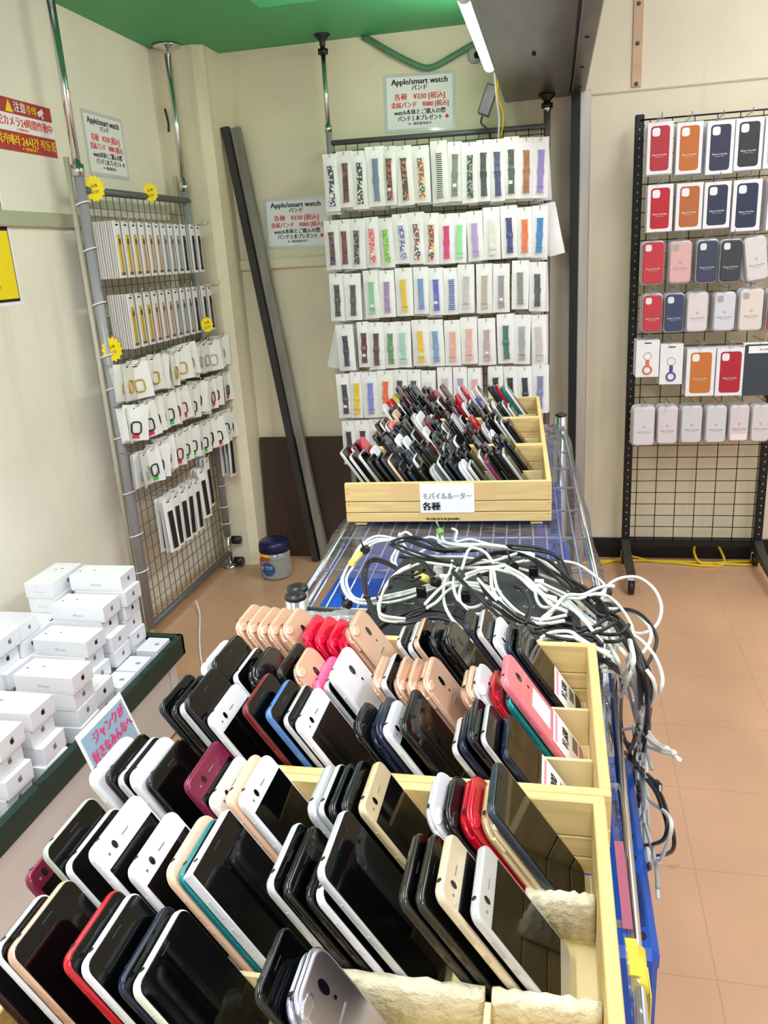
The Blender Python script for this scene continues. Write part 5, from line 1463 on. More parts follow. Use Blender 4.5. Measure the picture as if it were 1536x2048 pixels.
    for k in range(depth_n):
        y = yf + (.031 if kind != 'clam' else .029) * (k + 1)
        lab = 'pack hanging %s behind the %s one, %s row of black rack' % (('next', 'second')[k], desc, rowname)
        mb = MB(); mb.T = Matrix.Translation((x + random.uniform(-.003, .003), y, zc + random.uniform(-.003, .003))) @ Matrix(((1, 0, 0, 0), (0, 0, -1, 0), (0, 1, 0, 0), (0, 0, 0, 1)))
        if kind == 'clam':
            mb.slab(w, h, .017, .022, .005, 5, z0=-.022)
            solo('phone_case_pack', mb, M('dull_pack', (206, 204, 202), .3), lab, 'phone case', 'spare packs behind the front ones on the black rack')
        elif kind == 'tag':
            solo('key_ring_box', mb.box((-w / 2, -h / 2, -.028), (w / 2, h / 2, 0), .0012), CARD, lab, 'key ring box', 'spare packs behind the front ones on the black rack')
        else:
            solo('phone_case_box', mb.box((-w / 2, -h / 2, -.024), (w / 2, h / 2, 0), .0012), CARD, lab, 'phone case', 'spare packs behind the front ones on the black rack')

# yellow cable along the skirting
solo('network_cable', MB().tube([(.05, 3.33, .006), (.16, 3.385, .006), (.25, 3.44, .006), (.335, 3.471, .02), (.42, 3.455, .006), (.52, 3.44, .006), (.64, 3.41, .006), (.72, 3.44, .006), (.70, 3.475, .07), (.665, 3.48, .105), (.62, 3.475, .10), (.60, 3.47, .05), (.63, 3.43, .008), (.74, 3.455, .008), (.9, 3.467, .006), (1.3, 3.45, .006)], .0055, 8, 5), YELLOWC, 'yellow network cable looping along the skirting under the black rack', 'cable')
solo('network_cable', MB().tube([(.10, 3.40, .006), (.25, 3.45, .006), (.45, 3.46, .006), (.62, 3.45, .006), (.8, 3.43, .006), (1.0, 3.45, .006), (1.3, 3.46, .006)], .0055, 8, 5), YELLOWC, 'yellow network cable lying straight against the skirting behind the looped one', 'cable')
# ------------------------------------------------------------------ wire shelves
def wire_shelf(label, x0, x1, y0, y1, z, yaw, posts):
    c = Vector(((x0 + x1) / 2, (y0 + y1) / 2, 0))
    t = thing('wire_shelf', label, 'shelf', c, Matrix.Rotation(math.radians(yaw), 3, 'Z'))
    hx, hy = (x1 - x0) / 2, (y1 - y0) / 2
    for zz, nm in ((z, 'shelf_deck'), (.36, 'lower_deck')):
        mb = MB()
        ring = [(-hx, -hy, zz - .004), (hx, -hy, zz - .004), (hx, hy, zz - .004), (-hx, hy, zz - .004)]
        for a, b in zip(ring, ring[1:] + ring[:1]):
            mb.cyl(a, b, .0045, 8)
            mb.cyl((a[0], a[1], zz - .030), (b[0], b[1], zz - .030), .0040, 8)
        fr = obj(nm, mb, CHROME, t)
        mb = MB()
        n = int((x1 - x0) / .026)
        for i in range(1, n):
            x = -hx + 2 * hx * i / n
            mb.cyl((x, -hy, zz - .0025), (x, hy, zz - .0025), .0021, 5)
        m = max(2, int((y1 - y0) / .17))
        for i in range(1, m):
            y = -hy + 2 * hy * i / m
            mb.cyl((-hx, y, zz - .006), (hx, y, zz - .006), .0032, 6)
        obj('deck_wires', mb, M('bright_wire', (172, 180, 196), .35, .5), fr)
    for sx, sy in posts:
        x, y = sx * (hx - .006), sy * (hy - .006)
        p = obj('post', MB().cyl((x, y, 0), (x, y, z + .028), .0170, 18), CHROME, t)
        obj('post_cap', MB().lathe([(.0170, 0), (.0185, .002), (.0175, .007), (.009, .0105), (0, .011)], (x, y, z + .027), 16), BLACKP, p)
    return t

ZT = .80
wire_shelf('long chrome wire shelf carrying the distant crates and the tangle of cables', -.445, .055, 1.185, 2.60, ZT, 2.0, ((-1, -1), (1, -1), (-1, 1), (1, 1)))
wire_shelf('near chrome wire shelf carrying the two front crates of phones', -.425, .0725, .20, 1.150, ZT, -1.4, ((-1, 1), (1, 1), (-1, -1), (1, -1)))

# clear vinyl sheets over the decks
def sheet(name, label, x0, x1, y0, y1, z, dropr, dropl, nx=16, ny=18):
    def fn(u, v):
        s = -dropl + (x1 - x0 + dropl + dropr) * u
        y = y0 + (y1 - y0) * v
        w = .0015 * math.sin(31 * u + 5 * v) + .0012 * math.sin(23 * v + 9 * u)
        x = x0 + s; zz = z + abs(w)
        if s < 0:
            x = x0 - .010 + .18 * s + .006 * math.sin(20 * v); zz = z + s * .95
        elif s > x1 - x0:
            e = s - (x1 - x0); x = x1 + .004 + .10 * e + .003 * math.sin(24 * v); zz = z - e * .98
        return (x, y, zz)
    return solo(name, MB().grid(fn, nx, ny), VINYL, label, 'vinyl sheet')
o = sheet('vinyl_sheet', 'crinkled clear vinyl sheet draped over the long wire shelf', -.455, .062, 1.30, 2.57, ZT + .003, .10, .06)
o.rotation_euler = (0, 0, math.radians(2.0))
sheet('vinyl_sheet', 'clear vinyl strip lying between the front crates and the chrome rail', .0585, .0675, .2, 1.10, ZT + .004, 0, 0, 2, 14)
mb = MB().box((.0585, .555, ZT + .0075), (.0668, .66, ZT + .0085))
solo('price_slip', mb, M('red_slip', (168, 92, 118), .5), 'faded red and white slip under the clear vinyl beside the front crate', 'label')
mb = MB().tube([(.08 + .0075 * math.cos(a), .53, ZT - .004 + .0075 * math.sin(a)) for a in [2 * math.pi * k / 12 for k in range(12)]], .001, 4, closed=True)
T = thing('yellow_tape', 'strip of yellow tape wrapped round the chrome rail beside the front crate', 'tape', (.069, .53, ZT))
obj('wrap', MB().cyl((.0684, .508, ZT - .004), (.0693, .545, ZT - .004), .0068, 14), M('tape_yellow', (238, 214, 70), .5), T, world=True)
obj('flap', MB().box((.0595, .512, ZT + .0045), (.069, .548, ZT + .0058)).box((.0755, .502, ZT - .04), (.0763, .53, ZT - .004)), M('tape_yellow', (238, 214, 70), .5), T, world=True)

# blue plastic crates on the lower decks
def blue_crate(label, x0, x1, y0, y1, z0, z1, lid):
    t = thing('plastic_crate', label, 'crate', ((x0 + x1) / 2, (y0 + y1) / 2, z0))
    obj('body', MB().box((x0 + .004, y0 + .002, z0), (x1 - .002, y1 - .004, z1 - .02), .006), BLUE, t, world=True)
    if lid:
        r = obj('rim', MB().box((x0, y0, z1 - .035), (x1, y1, z1), .009), BLUE, t, world=True)
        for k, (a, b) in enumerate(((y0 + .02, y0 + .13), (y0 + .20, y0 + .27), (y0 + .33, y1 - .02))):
            obj('recess_shade', MB().box((x1 - .034, a + .02, z1 - .0003), (x1 - .012, b - .008, z1 + .0008)), BLUE_SHADE, r, world=True)  # flat patch in darker blue, the shade of a recess painted on
        for y in (y0 + .025, y0 + .15, y0 + .19, y0 + .30, y0 + .36, y1 - .05):
            obj('hole', MB().cyl((x1 - .018, y, z1 - .001), (x1 - .018, y, z1 + .0014), .0055, 12), INK, r, world=True)
    else:
        r = obj('rim', MB().box((x0, y0, z1 - .03), (x1, y0 + .014, z1), .004).box((x0, y1 - .014, z1 - .03), (x1, y1, z1), .004).box((x0, y0, z1 - .03), (x0 + .014, y1, z1), .004).box((x1 - .014, y0, z1 - .03), (x1, y1, z1), .004), BLUE, t, world=True)
    return t
blue_crate('blue plastic crate sticking out under the chrome rail of the near shelf', -.36, .119, .735, 1.112, .366, .60, True)
blue_crate('blue plastic crate under the long shelf, first from the cable tangle', -.41, .035, 1.22, 1.62, .366, .764, True)
blue_crate('blue plastic crate under the long shelf, below the crates of phones', -.43, .02, 1.64, 2.06, .366, .764, True)
blue_crate('blue plastic crate under the long shelf, at its end by the back wall', -.46, .0, 2.08, 2.52, .366, .764, True)

# ------------------------------------------------------------------ wooden crates
def wooden_crate(name, label, loc, yaw, W, D, H, divs, low=3, th=.0105, divh=.055):
    """origin at the front right bottom corner; x from -W to 0, y from 0 to D"""
    t = thing(name, label, 'crate', loc, Matrix.Rotation(math.radians(yaw), 3, 'Z'))
    mb = MB()
    b0 = .006
    zz = [b0, b0 + (H - b0) * .24, b0 + (H - b0) * .52, H]
    for i in range(3):
        mb.box((-W, 0, zz[i] + (.0008 if i else 0)), (0, th, zz[i + 1] - .0008), .0012)
    f = obj('front_board', mb, WOOD, t)
    nm = MB()
    for x in (-.006, -W + .006):
        for z in (.022, .045, .07, H - .012):
            nm.cyl((x, -.0004, z), (x, .0004, z), .0012, 6)
    obj('nails', nm, M('nail', (120, 100, 60), .5), f)
    mb = MB()
    for i in range(3):
        mb.box((-W, D - th, zz[i]), (0, D, zz[i + 1] - .0008), .0012)
    obj('back_board', mb, WOOD, t)
    for x in (-W, -th):
        mb = MB()
        for i in range(low if x == -W else 3):
            mb.box((x, th, zz[i]), (x + th, D - th, zz[i + 1] - .0008), .001)
        obj('side_board', mb, WOODY, t)
    obj('bottom', MB().box((-W + th, th, .003), (-th, D - th, .0055)), PLY, t)
    for x in (-.03, -W + .03):
        obj('foot', MB().box((x - .012, .002, 0), (x + .012, D - .002, .0028)), WOOD, t)
    for y in divs:
        obj('divider', MB().box((-W + th + .001, y - .0022, .0056), (-th - .001, y + .0022, divh), .0006), PLY, t)
    return t, f

cl = Vector((-.429, 1.581)); crr = Vector((-.002, 1.599))
yawf = math.degrees(math.atan2(crr.y - cl.y, crr.x - cl.x))
ux = Vector((math.cos(math.radians(yawf)), math.sin(math.radians(yawf)))); uy = Vector((-ux.y, ux.x))
for k, (lab, d) in enumerate((('first', 0), ('middle', .328), ('last', .656))):
    p = crr + uy * d + ux * (.0)
    label = {'first': 'pale wooden crate of old phones with a white paper label on its front', 'middle': 'pale wooden crate of old phones right behind the labelled crate', 'last': 'pale wooden crate of old phones at the end of the long shelf'}[lab]
    box, fb = wooden_crate('wooden_crate', label, (p.x, p.y, ZT + .006), yawf, .427, .324, .092, (.115, .215), low=2)
    if k == 0:
        Lm = WM[box.name] @ Matrix(((1, 0, 0, 0), (0, 0, -1, 0), (0, 1, 0, 0), (0, 0, 0, 1)))
        mb = MB(); mb.T = Lm
        lb = obj('paper_label', mb.box((-.268, .026, .0002), (-.156, .089, .0010)), PAPER, fb, world=True)
        put_text('モバイルルーター', Lm @ Matrix.Translation((-.212, .062, .0018)), .016, GREYINK, fb, maxw=.10, bold=.03)
        put_text('各種', Lm @ Matrix.Translation((-.245, .040, .0018)), .019, INK, fb, maxw=.036, bold=.06)
        put_text('Un eclat de la vie journalier', Lm @ Matrix.Translation((-.222, .013, .0006)), .0075, INK, fb, maxw=.07, bold=.05)
        for xa, xb in ((-.33, -.268), (-.156, -.115)):
            mb = MB(); mb.T = Lm
            obj('tape', mb.box((xa, .052, .0002), (xb, .0885, .0006)), M('tan_tape', (222, 186, 132), .4), fb, world=True, label='strip of tan tape')
bA, fA = wooden_crate('wooden_crate', 'pale wooden crate of phones closest to the viewer, with foam covered dividers', (.046, .318, ZT + .004), 0, .442, .303, .084, (.119, .2165), low=2, divh=.040)
bB, fB = wooden_crate('wooden_crate', 'pale wooden crate of phones behind the nearest one, with bare dividers', (.052, .622, ZT + .004), 0, .448, .292, .084, (.0985, .194), low=2, divh=.050)
# foam sheets over the dividers of the nearest crate
for y, x0, x1, lab in ((.319 + .119, -.19, -.045, 'foam over the front divider, middle stretch'), (.319 + .119, -.040, .034, 'foam over the front divider, short end'), (.319 + .2165, -.02, .034, 'foam over the rear divider beside the crate end')):
    prof = []
    for k in range(9):
        a = math.pi * k / 8
        prof.append((-.0065 * math.cos(a), .0465 + .0055 * math.sin(a)))
    poly = [(-.0065, .012)] + prof + [(.0065, .012)]
    mb = MB()
    n = 14
    L = []
    for i in range(n + 1):
        x = x0 + (x1 - x0) * i / n
        w = .0012 * math.sin(9 * i)
        L.append([(x, y + p[0] * (1 + .15 * math.sin(2.1 * i)), ZT + .004 + p[1] + (w if p[1] > .03 else 0)) for p in poly])
    mb.loops(L, True)
    f = solo('foam_strip', mb, FOAM, 'cream %s of the nearest crate' % lab, 'foam')
    f['group'] = 'foam strips on crate dividers'
solo('thin_slat', MB().box((-.0445, .332, ZT + .014), (-.0400, .432, ZT + .052), .0006), PLY, 'thin wooden slat splitting the front compartment of the nearest crate', 'slat')

# ------------------------------------------------------------------ phones
TH = math.radians(34)
PC = {'black': (14, 15, 18), 'black_maroon': (40, 8, 24), 'white': (226, 226, 231), 'white2': (226, 226, 231), 'cream': (240, 234, 222), 'rosegold': (222, 182, 156), 'red': (200, 20, 42), 'navy': (20, 30, 58), 'pearl': (225, 228, 215), 'chrome': (200, 196, 215), 'maroon': (120, 20, 60), 'silvergreen': (178, 188, 176), 'peach': (240, 198, 168), 'teal': (20, 130, 135), 'silver': (206, 208, 212), 'brownblack': (40, 35, 30), 'champagne': (222, 208, 180), 'gold': (226, 206, 164), 'slate': (52, 64, 76), 'navyblack': (16, 20, 32), 'darkred': (110, 18, 26), 'blue': (82, 128, 196), 'blue2': (150, 172, 196), 'blue3': (35, 50, 150), 'pink': (226, 118, 134), 'hotpink': (250, 95, 150), 'crimson': (222, 14, 62), 'coral': (230, 110, 110), 'yellow': (210, 200, 60)}
CNAME = {'black_maroon': 'black', 'white2': 'glossy white', 'rosegold': 'rose gold', 'silvergreen': 'grey green', 'brownblack': 'brownish black', 'navyblack': 'blue black', 'darkred': 'dark red', 'blue2': 'pale blue', 'blue3': 'royal blue', 'hotpink': 'hot pink', 'pearl': 'pearl white', 'chrome': 'shiny chrome'}
METALS = {'rosegold': .35, 'chrome': 1.0, 'silver': .35, 'champagne': .3, 'gold': .35, 'silvergreen': .3, 'crimson': .3, 'red': .25, 'teal': .3, 'blue': .2, 'maroon': .3, 'slate': .4, 'navy': .3}

def phone_mat(c):
    return M('phone_body', PC[c], .2 if c in ('black', 'navyblack', 'brownblack', 'black_maroon', 'crimson', 'red') else .28, METALS.get(c, 0.0), coat=.35)

def ph_disc(x, y, z, rx, ry, t, n=14):
    return MB().loops([[(x + rx * math.cos(a), y + ry * math.sin(a), z + k) for a in [2 * math.pi * i / n for i in range(n)]] for k in (0, t)])

ROWNAME = {'A': ('front', 'middle', 'back'), 'B': ('front', 'middle', 'back')}
BOXN = {'A': 'nearest crate', 'B': 'second crate', 'F': 'labelled far crate', 'M': 'middle far crate', 'K': 'last far crate'}
RN3 = {'1': 'back', '2': 'middle', '3': 'front'}
cnt = {}
PH = {}
for (row, x, y, L, w, t_, kind, col) in PHONES:
    far = row[0] in 'FMK'
    i = cnt[row] = cnt.get(row, -1) + 1
    cn = CNAME.get(col, col)
    word = {'S': '%s framed phone with black screen' % cn, 'W': '%s phone with dark screen' % cn, 'X': '%s square edged phone with black screen' % cn, 'B': '%s phone turned back outward' % cn, 'F': '%s closed folding phone' % cn}[kind]
    label = '%s, %s from left, %s row of %s' % (word, ORD[i], RN3[row[1]], BOXN[row[0]])
    sn, cs = math.sin(TH), math.cos(TH)
    yaw = math.radians(yawf if far else 0)
    rot = Matrix.Rotation(yaw, 3, 'Z') @ Matrix(((0, -sn, cs), (1, 0, 0), (0, cs, sn)))     # columns: width -> +Y, length -> up and left, face -> right and up
    base = Vector((x + L * sn, y, .812))
    top = Vector((x, y, .812 + L * cs))
    t = thing('folding_phone' if kind == 'F' else 'smartphone', label, 'phone', base, rot, group='phones in the ' + BOXN[row[0]])
    PH[(row, i)] = (t, w, L, t_)
    bmt = phone_mat(col)
    t_ = t_ - .0011
    PH[(row, i)] = (t, w, L, t_)
    n = 3 if far else 6
    cx, cy = w / 2, L / 2
    if kind == 'F':
        r = min(.017, w * .27)
        h2 = t_ / 2
        b1 = obj('lower_half', MB().slab(w, L * .985, r, h2, h2 * .55, n, cx, cy - L * .005), bmt, t)
        b2 = obj('upper_half', MB().slab(w, L, r, h2, h2 * .6, n, cx, cy, z0=h2), bmt, t)
        if not far:
            obj('camera_lens', ph_disc(cx + .002, L * .83, t_ - .0002, .0042, .0062, .0007), LENS, b2)
            obj('flash', ph_disc(cx + .004, L * .72, t_ - .0002, .0016, .0016, .0006, 8), LENS, b2)
            obj('side_key', MB().slab(.0065, .016, .003, .0022, .001, 4).v and MB().box((-.0008, L - .030, h2 * .7), (.002, L - .015, h2 * 1.3), .0008), M('key_' + col, tuple(min(255, int(v * 1.12)) for v in PC[col]), .25, METALS.get(col, 0)), b1)
            obj('jack_hole', MB().box((w * .20, L - .0006, h2 * .75), (w * .26, L + .0002, h2 * 1.2)), INK, b1)
            obj('oval_pad', MB().loops([[(w * .17 + .010 * math.cos(a) * k, L - .0105 + .0046 * math.sin(a) * k, t_ - .0012 + zz) for a in [2 * math.pi * q / 14 for q in range(14)]] for k, zz in ((1, 0), (1, .0016), (.75, .0021))], True), M('pad_' + col, tuple(min(255, int(v * 1.08) + 8) for v in PC[col]), .2, METALS.get(col, 0)), b2)
            obj('speaker_slot', MB().box((cx - .008, L * .62, t_ - .0002), (cx + .008, L * .634, t_ + .0005)), LOGO, b2)
        continue
    r = .0015 if kind == 'X' else (.009 if kind != 'B' else .012)
    bv = .0006 if kind == 'X' else t_ * .32
    body = obj('body', MB().slab(w, L, r, t_, bv, n, cx, cy), bmt, t)
    if kind in ('S', 'X'):
        sm = .0016 if kind == 'S' else .0012
        obj('screen', MB().slab(w - 2 * sm, L - 2 * sm, max(r - sm, .001), .0011, .0005, n, cx, cy, z0=t_ - .0006), GLASS, t)
        if not far:
            obj('earpiece', MB().box((cx - .006, L * .945, t_ + .0004), (cx + .006, L * .951, t_ + .0008)), DARKP, t)
            if i % 3 == 0:
                obj('front_camera', ph_disc(w * .72, L * .947, t_ + .0003, .0019, .0019, .0005, 10), LENS, t)
    elif kind == 'W':
        obj('screen', MB().box((.0035, L * .13, t_ - .0002), (w - .0035, L * .85, t_ + .0004)), GLASS, t)
        obj('earpiece', MB().box((cx - .004, L * .912, t_ - .0001), (cx + .006, L * .918, t_ + .0004)), LOGO, t)
        if not far:
            obj('front_camera', ph_disc(w * .30, L * .915, t_ - .0001, .0026, .0036, .0005, 12), LENS, t)
            obj('sensor', ph_disc(w * .17, L * .905, t_ - .0001, .0011, .0013, .0005, 8), LOGO, t)
    else:
        obj('camera_lens', ph_disc(cx + .004, L * .86, t_ - .0001, .0045, .0058, .0007), LENS, t)
        obj('flash', ph_disc(cx + .010, L * .74, t_ - .0001, .0018, .0022, .0005, 8), LENS, t)
    if not far:
        k2 = M('phone_key', tuple(int(v * .9) for v in PC[col]), .3, METALS.get(col, 0))
        obj('volume_key', MB().box((-.0007, L * .66, t_ * .33), (.001, L * .80, t_ * .66), .0004), k2, body)
        obj('power_key', MB().box((-.0007, L * .52, t_ * .33), (.001, L * .58, t_ * .66), .0004), k2, body)
        obj('jack_hole', MB().cyl((w * .22, L - .0008, t_ * .5), (w * .22, L + .0003, t_ * .5), .0021, 10), INK, body)

def price_on(key, y0, y1, text, mw=.9):
    t, w, L, t_ = PH[key]
    z = t_ + .0009
    c = obj('price_label', MB().box((w * .06, L * y0, z - .0004), (w * .96, L * y1, z)), PAPER, t, label='white price label')
    T = WM[t.name]
    if text:
        put_text(text, T @ Matrix.Translation((w * .55, L * (y0 + (y1 - y0) * .55), z + .0002)), .016, INK, c, maxw=w * .5, bold=.05)
    mb = MB()
    for k in range(12):
        mb.box((w * .5 + k * .0022, L * y0 + .003, z), (w * .5 + k * .0022 + (.0008 if k % 3 else .0014), L * y0 + .013, z + .0002))
    obj('barcode', mb, INK, c)
    obj('pink_print', MB().box((w * .12, L * y1 - .007, z), (w * .9, L * y1 - .0035, z + .0002)), M('pink_line', (230, 150, 170), .6), c)
keyof = {}
for k, (row, x, y, L, w, t_, kind, col) in enumerate(PHONES):
    keyof.setdefault((row, kind, col), []).append(sum(1 for q in PHONES[:k] if q[0] == row))
kp = ('B2', keyof[('B2', 'B', 'pink')][-1])
price_on(kp, .08, .42, '¥1,680')
t, w, L, t_ = PH[kp]
obj('white_sticker', MB().box((w * .25, L * .46, t_ + .0002), (w * .8, L * .68, t_ + .0009)), PAPER, t)
price_on(('B1', keyof[('B1', 'S', 'navyblack')][-1]), .12, .46, '¥1,580')
price_on(('A1', keyof[('A1', 'S', 'slate')][-1]) if False else ('B3', keyof[('B3', 'S', 'navy')][-1]), .14, .52, '¥3,300')
k32 = ('B3', keyof[('B3', 'S', 'navy')][-1])
t, w, L, t_ = PH[k32]
put_text('32GB', WM[t.name] @ Matrix.Translation((w * .5, L * .88, t_ + .0008)) @ Rz(90), .010, DARKP, t, maxw=.024)
# ------------------------------------------------------------------ charging hub and the tangle of cables
t = thing('charging_hub', 'flat black charging hub with rows of sockets under the cables', 'charging hub', (-.15, 1.13, ZT))
out = [(-.285, 1.085), (-.262, 1.345), (-.10, 1.36), (.03, 1.345), (.045, .985), (-.10, .975), (-.245, .995)]
mb = MB().prism([(x, y) for x, y in out][::-1], ZT + .012, ZT + .026)
obj('plate', mb, DARKP, t, world=True)
obj('foot', MB().box((-.24, 1.0, ZT + .001), (.03, 1.33, ZT + .012)), BLACKP, t, world=True)
random.seed(5)
for ry in range(5):
    for rx in range(5):
        x = -.245 + rx * .062 + .008 * ry % .02
        y = 1.02 + ry * .062
        if y > 1.2 and rx < 1:
            continue
        s = obj('socket', MB().box((x, y, ZT + .0255), (x + .017, y + .006, ZT + .0268), .0005), M('socket_metal', (185, 188, 194), .3, .8), t, world=True)
        obj('socket_tongue', MB().box((x + .002, y + .0015, ZT + .0264), (x + .015, y + .0042, ZT + .0272)), INK, s, world=True)
for i, (x, y, c) in enumerate(((-.185, 1.235, WHITEP), (-.17, 1.20, WHITEP), (-.02, 1.19, WHITEP), (.0, 1.12, WHITEP), (-.20, 1.15, BLACKP), (-.13, 1.14, BLACKP), (-.08, 1.09, WHITEP), (.02, 1.06, BLACKP), (-.03, 1.25, BLACKP), (-.22, 1.22, BLACKP), (.03, 1.16, WHITEP), (-.11, 1.24, BLACKP))):
    mb = MB(); mb.T = Matrix.Translation((x, y, ZT + .028)) @ Matrix.Rotation(random.uniform(-.4, .4), 4, 'X')
    p = thing('usb_plug', '%s plug standing in the charging hub, %s of twelve from its rim' % ('white' if c is WHITEP else 'black', ORD[i]), 'plug', (x, y, ZT + .028), group='plugs in the charging hub')
    obj('shell', mb.box((-.0075, -.004, .008), (.0075, .004, .028), .0015), c, p, world=True)
    mb2 = MB(); mb2.T = mb.T
    obj('connector', mb2.box((-.006, -.0022, -.002), (.006, .0022, .008)), CHROME, p, world=True)
CM = {'white': M('white_cable', (226, 230, 224), .42), 'black': M('black_cable', (22, 22, 25), .42), 'grey': M('grey_cable', (178, 182, 180), .45)}
GL = {'white': 'white charging cable tangled in the heap over the hub', 'black': 'black charging cable tangled in the heap over the hub', 'grey': 'grey cable hanging in the bundle beside the chrome rail'}
NCAB = len(CABLES)
random.seed(8)
EXTRA = []
for i, (c, pts) in enumerate(CABLES):
    if c in ('white', 'black', 'grey') and i not in (2, 13, 32, 33, 34, 35, 36, 37, 39) and (c != 'white' or i % 2 == 0):
        d = Vector((random.uniform(-.007, .007), random.uniform(-.012, .012), random.uniform(.003, .007)))
        e = Vector((random.uniform(-.018, .018), random.uniform(-.045, .03), 0))
        n = len(pts)
        EXTRA.append((c, [tuple(Vector(p) + d * (.6 + .4 * math.sin(1.3 * k)) + e * (k / n)) for k, p in enumerate(pts)]))
for i, (c, pts) in enumerate(CABLES + EXTRA):
    kind = c
    c = {'usbc': 'black', 'lightning': 'white', 'usba': 'grey', 'jack': 'grey'}.get(c, c)
    r = {'white': .0025, 'black': .0025, 'grey': .0027}[c]
    if i == NCAB - 3:
        r = .0048
    mb = MB().tube(pts, r, 7, 5)
    if kind not in ('white', 'black', 'grey'):
        lab = {'usbc': 'black cable with a flat metal tipped plug hanging over the aisle', 'lightning': 'white cable with a slim white plug dangling beside the blue crate', 'usba': 'grey cable with a broad white plug dangling beside the blue crate', 'jack': 'thin grey cable ending in a pale sleeve, dangling lowest by the blue crate'}[kind]
        t = thing('charging_cable', lab, 'cable', pts[-1])
        obj('cord', mb, CM[c], t, world=True)
        a = Vector(pts[-1]); d = (a - Vector(pts[-2])).normalized()
        o_ = d.orthogonal().normalized()
        def plug(p0, p1, w_, h_):
            sx = Vector((0, 1, 0)) - d * d.y
            sx = sx.normalized() if sx.length > .1 else o_
            sy = d.cross(sx)
            T = Matrix.Translation(a) @ Matrix((sx, sy, d)).transposed().to_4x4()
            m_ = MB(); m_.T = T
            return m_.box((-w_, -h_, p0), (w_, h_, p1), min(w_, h_) * .5)
        if kind == 'usbc':
            obj('plug', plug(-.012, .020, .0055, .0033), BLACKP, t, world=True); obj('connector', plug(.020, .027, .0042, .0013), CHROME, t, world=True)
        elif kind == 'lightning':
            obj('plug', plug(-.003, .015, .0040, .0027), WHITEP, t, world=True); obj('connector', plug(.015, .022, .0034, .0008), M('dull_metal', (120, 120, 122), .3, .8), t, world=True)
        elif kind == 'usba':
            obj('plug', plug(-.004, .022, .0070, .0038), M('plug_grey', (205, 208, 205), .4), t, world=True); obj('connector', plug(.022, .034, .0058, .0022), M('dull_metal', (120, 120, 122), .3, .8), t, world=True)
        else:
            obj('plug', plug(0, .012, .0024, .0024), M('plug_grey', (205, 208, 205), .4), t, world=True)
        continue
    lab = GL[c]
    g = c + ' cables in the tangle'
    solo('charging_cable', mb, CM[c], lab, 'cable', g)
# clips, yellow sleeves and ties on the bundles
for i, (p, q, m_, nm, lab, r) in enumerate((
        ((-.333, 1.30, .848), (-.340, 1.262, .846), M('sleeve_yellow', (240, 222, 110), .45), 'cable_sleeve', 'yellow sleeve round the white cable loop at the hub rim', .0060),
        ((-.212, 1.178, .862), (-.186, 1.155, .862), M('sleeve_yellow', (240, 222, 110), .45), 'cable_sleeve', 'yellow sleeve round the white cables in mid tangle', .0060),
        ((-.182, 1.152, .862), (-.172, 1.146, .862), BLACKP, 'cable_tie', 'black tie beside the yellow sleeve in mid tangle', .0076),
        ((-.329, 1.312, .85), (-.326, 1.322, .85), BLACKP, 'cable_tie', 'black tie above the yellow sleeve at the hub rim', .0078),
        ((-.312, 1.098, .845), (-.302, 1.093, .845), BLACKP, 'cable_tie', 'black tie at the lower bend of the white loop', .0070),
        ((-.254, 1.090, .843), (-.245, 1.091, .843), BLACKP, 'cable_tie', 'black tie round the white cables over the bare hub plate', .0070),
        ((-.204, 1.392, .862), (-.198, 1.378, .858), M('clip_green', (120, 160, 90), .5), 'cable_tie', 'green clip on the white cables before the labelled crate', .0062),
        ((-.066, 1.23, .862), (-.060, 1.216, .862), BLACKP, 'cable_tie', 'black tie round the thick cable bundle near the chrome rail', .0085))):
    T = thing(nm, lab, 'cable tie' if nm == 'cable_tie' else 'sleeve', p)
    obj('wrap', MB().cyl(p, q, r, 12), m_, T, world=True)
    if nm == 'cable_tie':
        obj('tail', MB().cyl(Vector(p) + Vector((0, 0, r * .8)), Vector(p) + Vector((-.006, .004, r + .012)), .0018, 6), m_, T, world=True)
# a joining clip on the pair of cables hanging by the crate
solo('cable_clip', MB().box((CABLES[39][1][-1][0] - .006, CABLES[39][1][-1][1] - .003, CABLES[39][1][-1][2] - .012), (CABLES[39][1][-1][0] + .006, CABLES[39][1][-1][1] + .003, CABLES[39][1][-1][2] + .004), .002), WHITEP, 'white plastic clip joining two white cables beside the second crate', 'clip')

# ------------------------------------------------------------------ crinkled bag by the post
def bagfn(u, v):
    return (-.365 + .13 * u - .02 * v, 1.03 + .10 * v + .02 * u, ZT + .012 + .018 * math.sin(math.pi * u) * math.sin(math.pi * v) + .004 * math.sin(19 * u + 13 * v))
solo('clear_bag', MB().grid(bagfn, 14, 10), clear('bag_film', (235, 238, 240), .14, .12, bump=.8, scale=40, milky=.25), 'crumpled clear plastic bag between the shelf posts and the charging hub', 'bag')

# ------------------------------------------------------------------ white phone boxes in the green tray
ZTR = .262
t = thing('storage_crate', 'frosted white storage crate under the green tray of phone boxes', 'crate', (-1.31, 1.45, 0))
obj('body', MB().box((-1.525, .92, 0), (-1.115, 2.005, .235), .012), M('frosted_plastic', (226, 222, 218), .35, noise=.05, scale=4), t, world=True)
obj('corner_rib', MB().box((-1.117, 1.965, .01), (-1.105, 2.0, .225), .004), M('frosted_plastic', (226, 222, 218), .35, noise=.05, scale=4), t, world=True)
t = thing('green_tray', 'dark green plastic tray holding the stacked white phone boxes', 'tray', (-1.31, 1.45, .235))
obj('base', MB().box((-1.54, .90, .235), (-1.105, 2.02, ZTR)), TRAYG, t, world=True)
mb = MB()
mb.box((-1.105, .90, .235), (-1.085, 2.03, .302), .004).box((-1.54, 2.012, .235), (-1.085, 2.032, .302), .004).box((-1.545, .90, .235), (-1.53, 2.03, .302), .004)
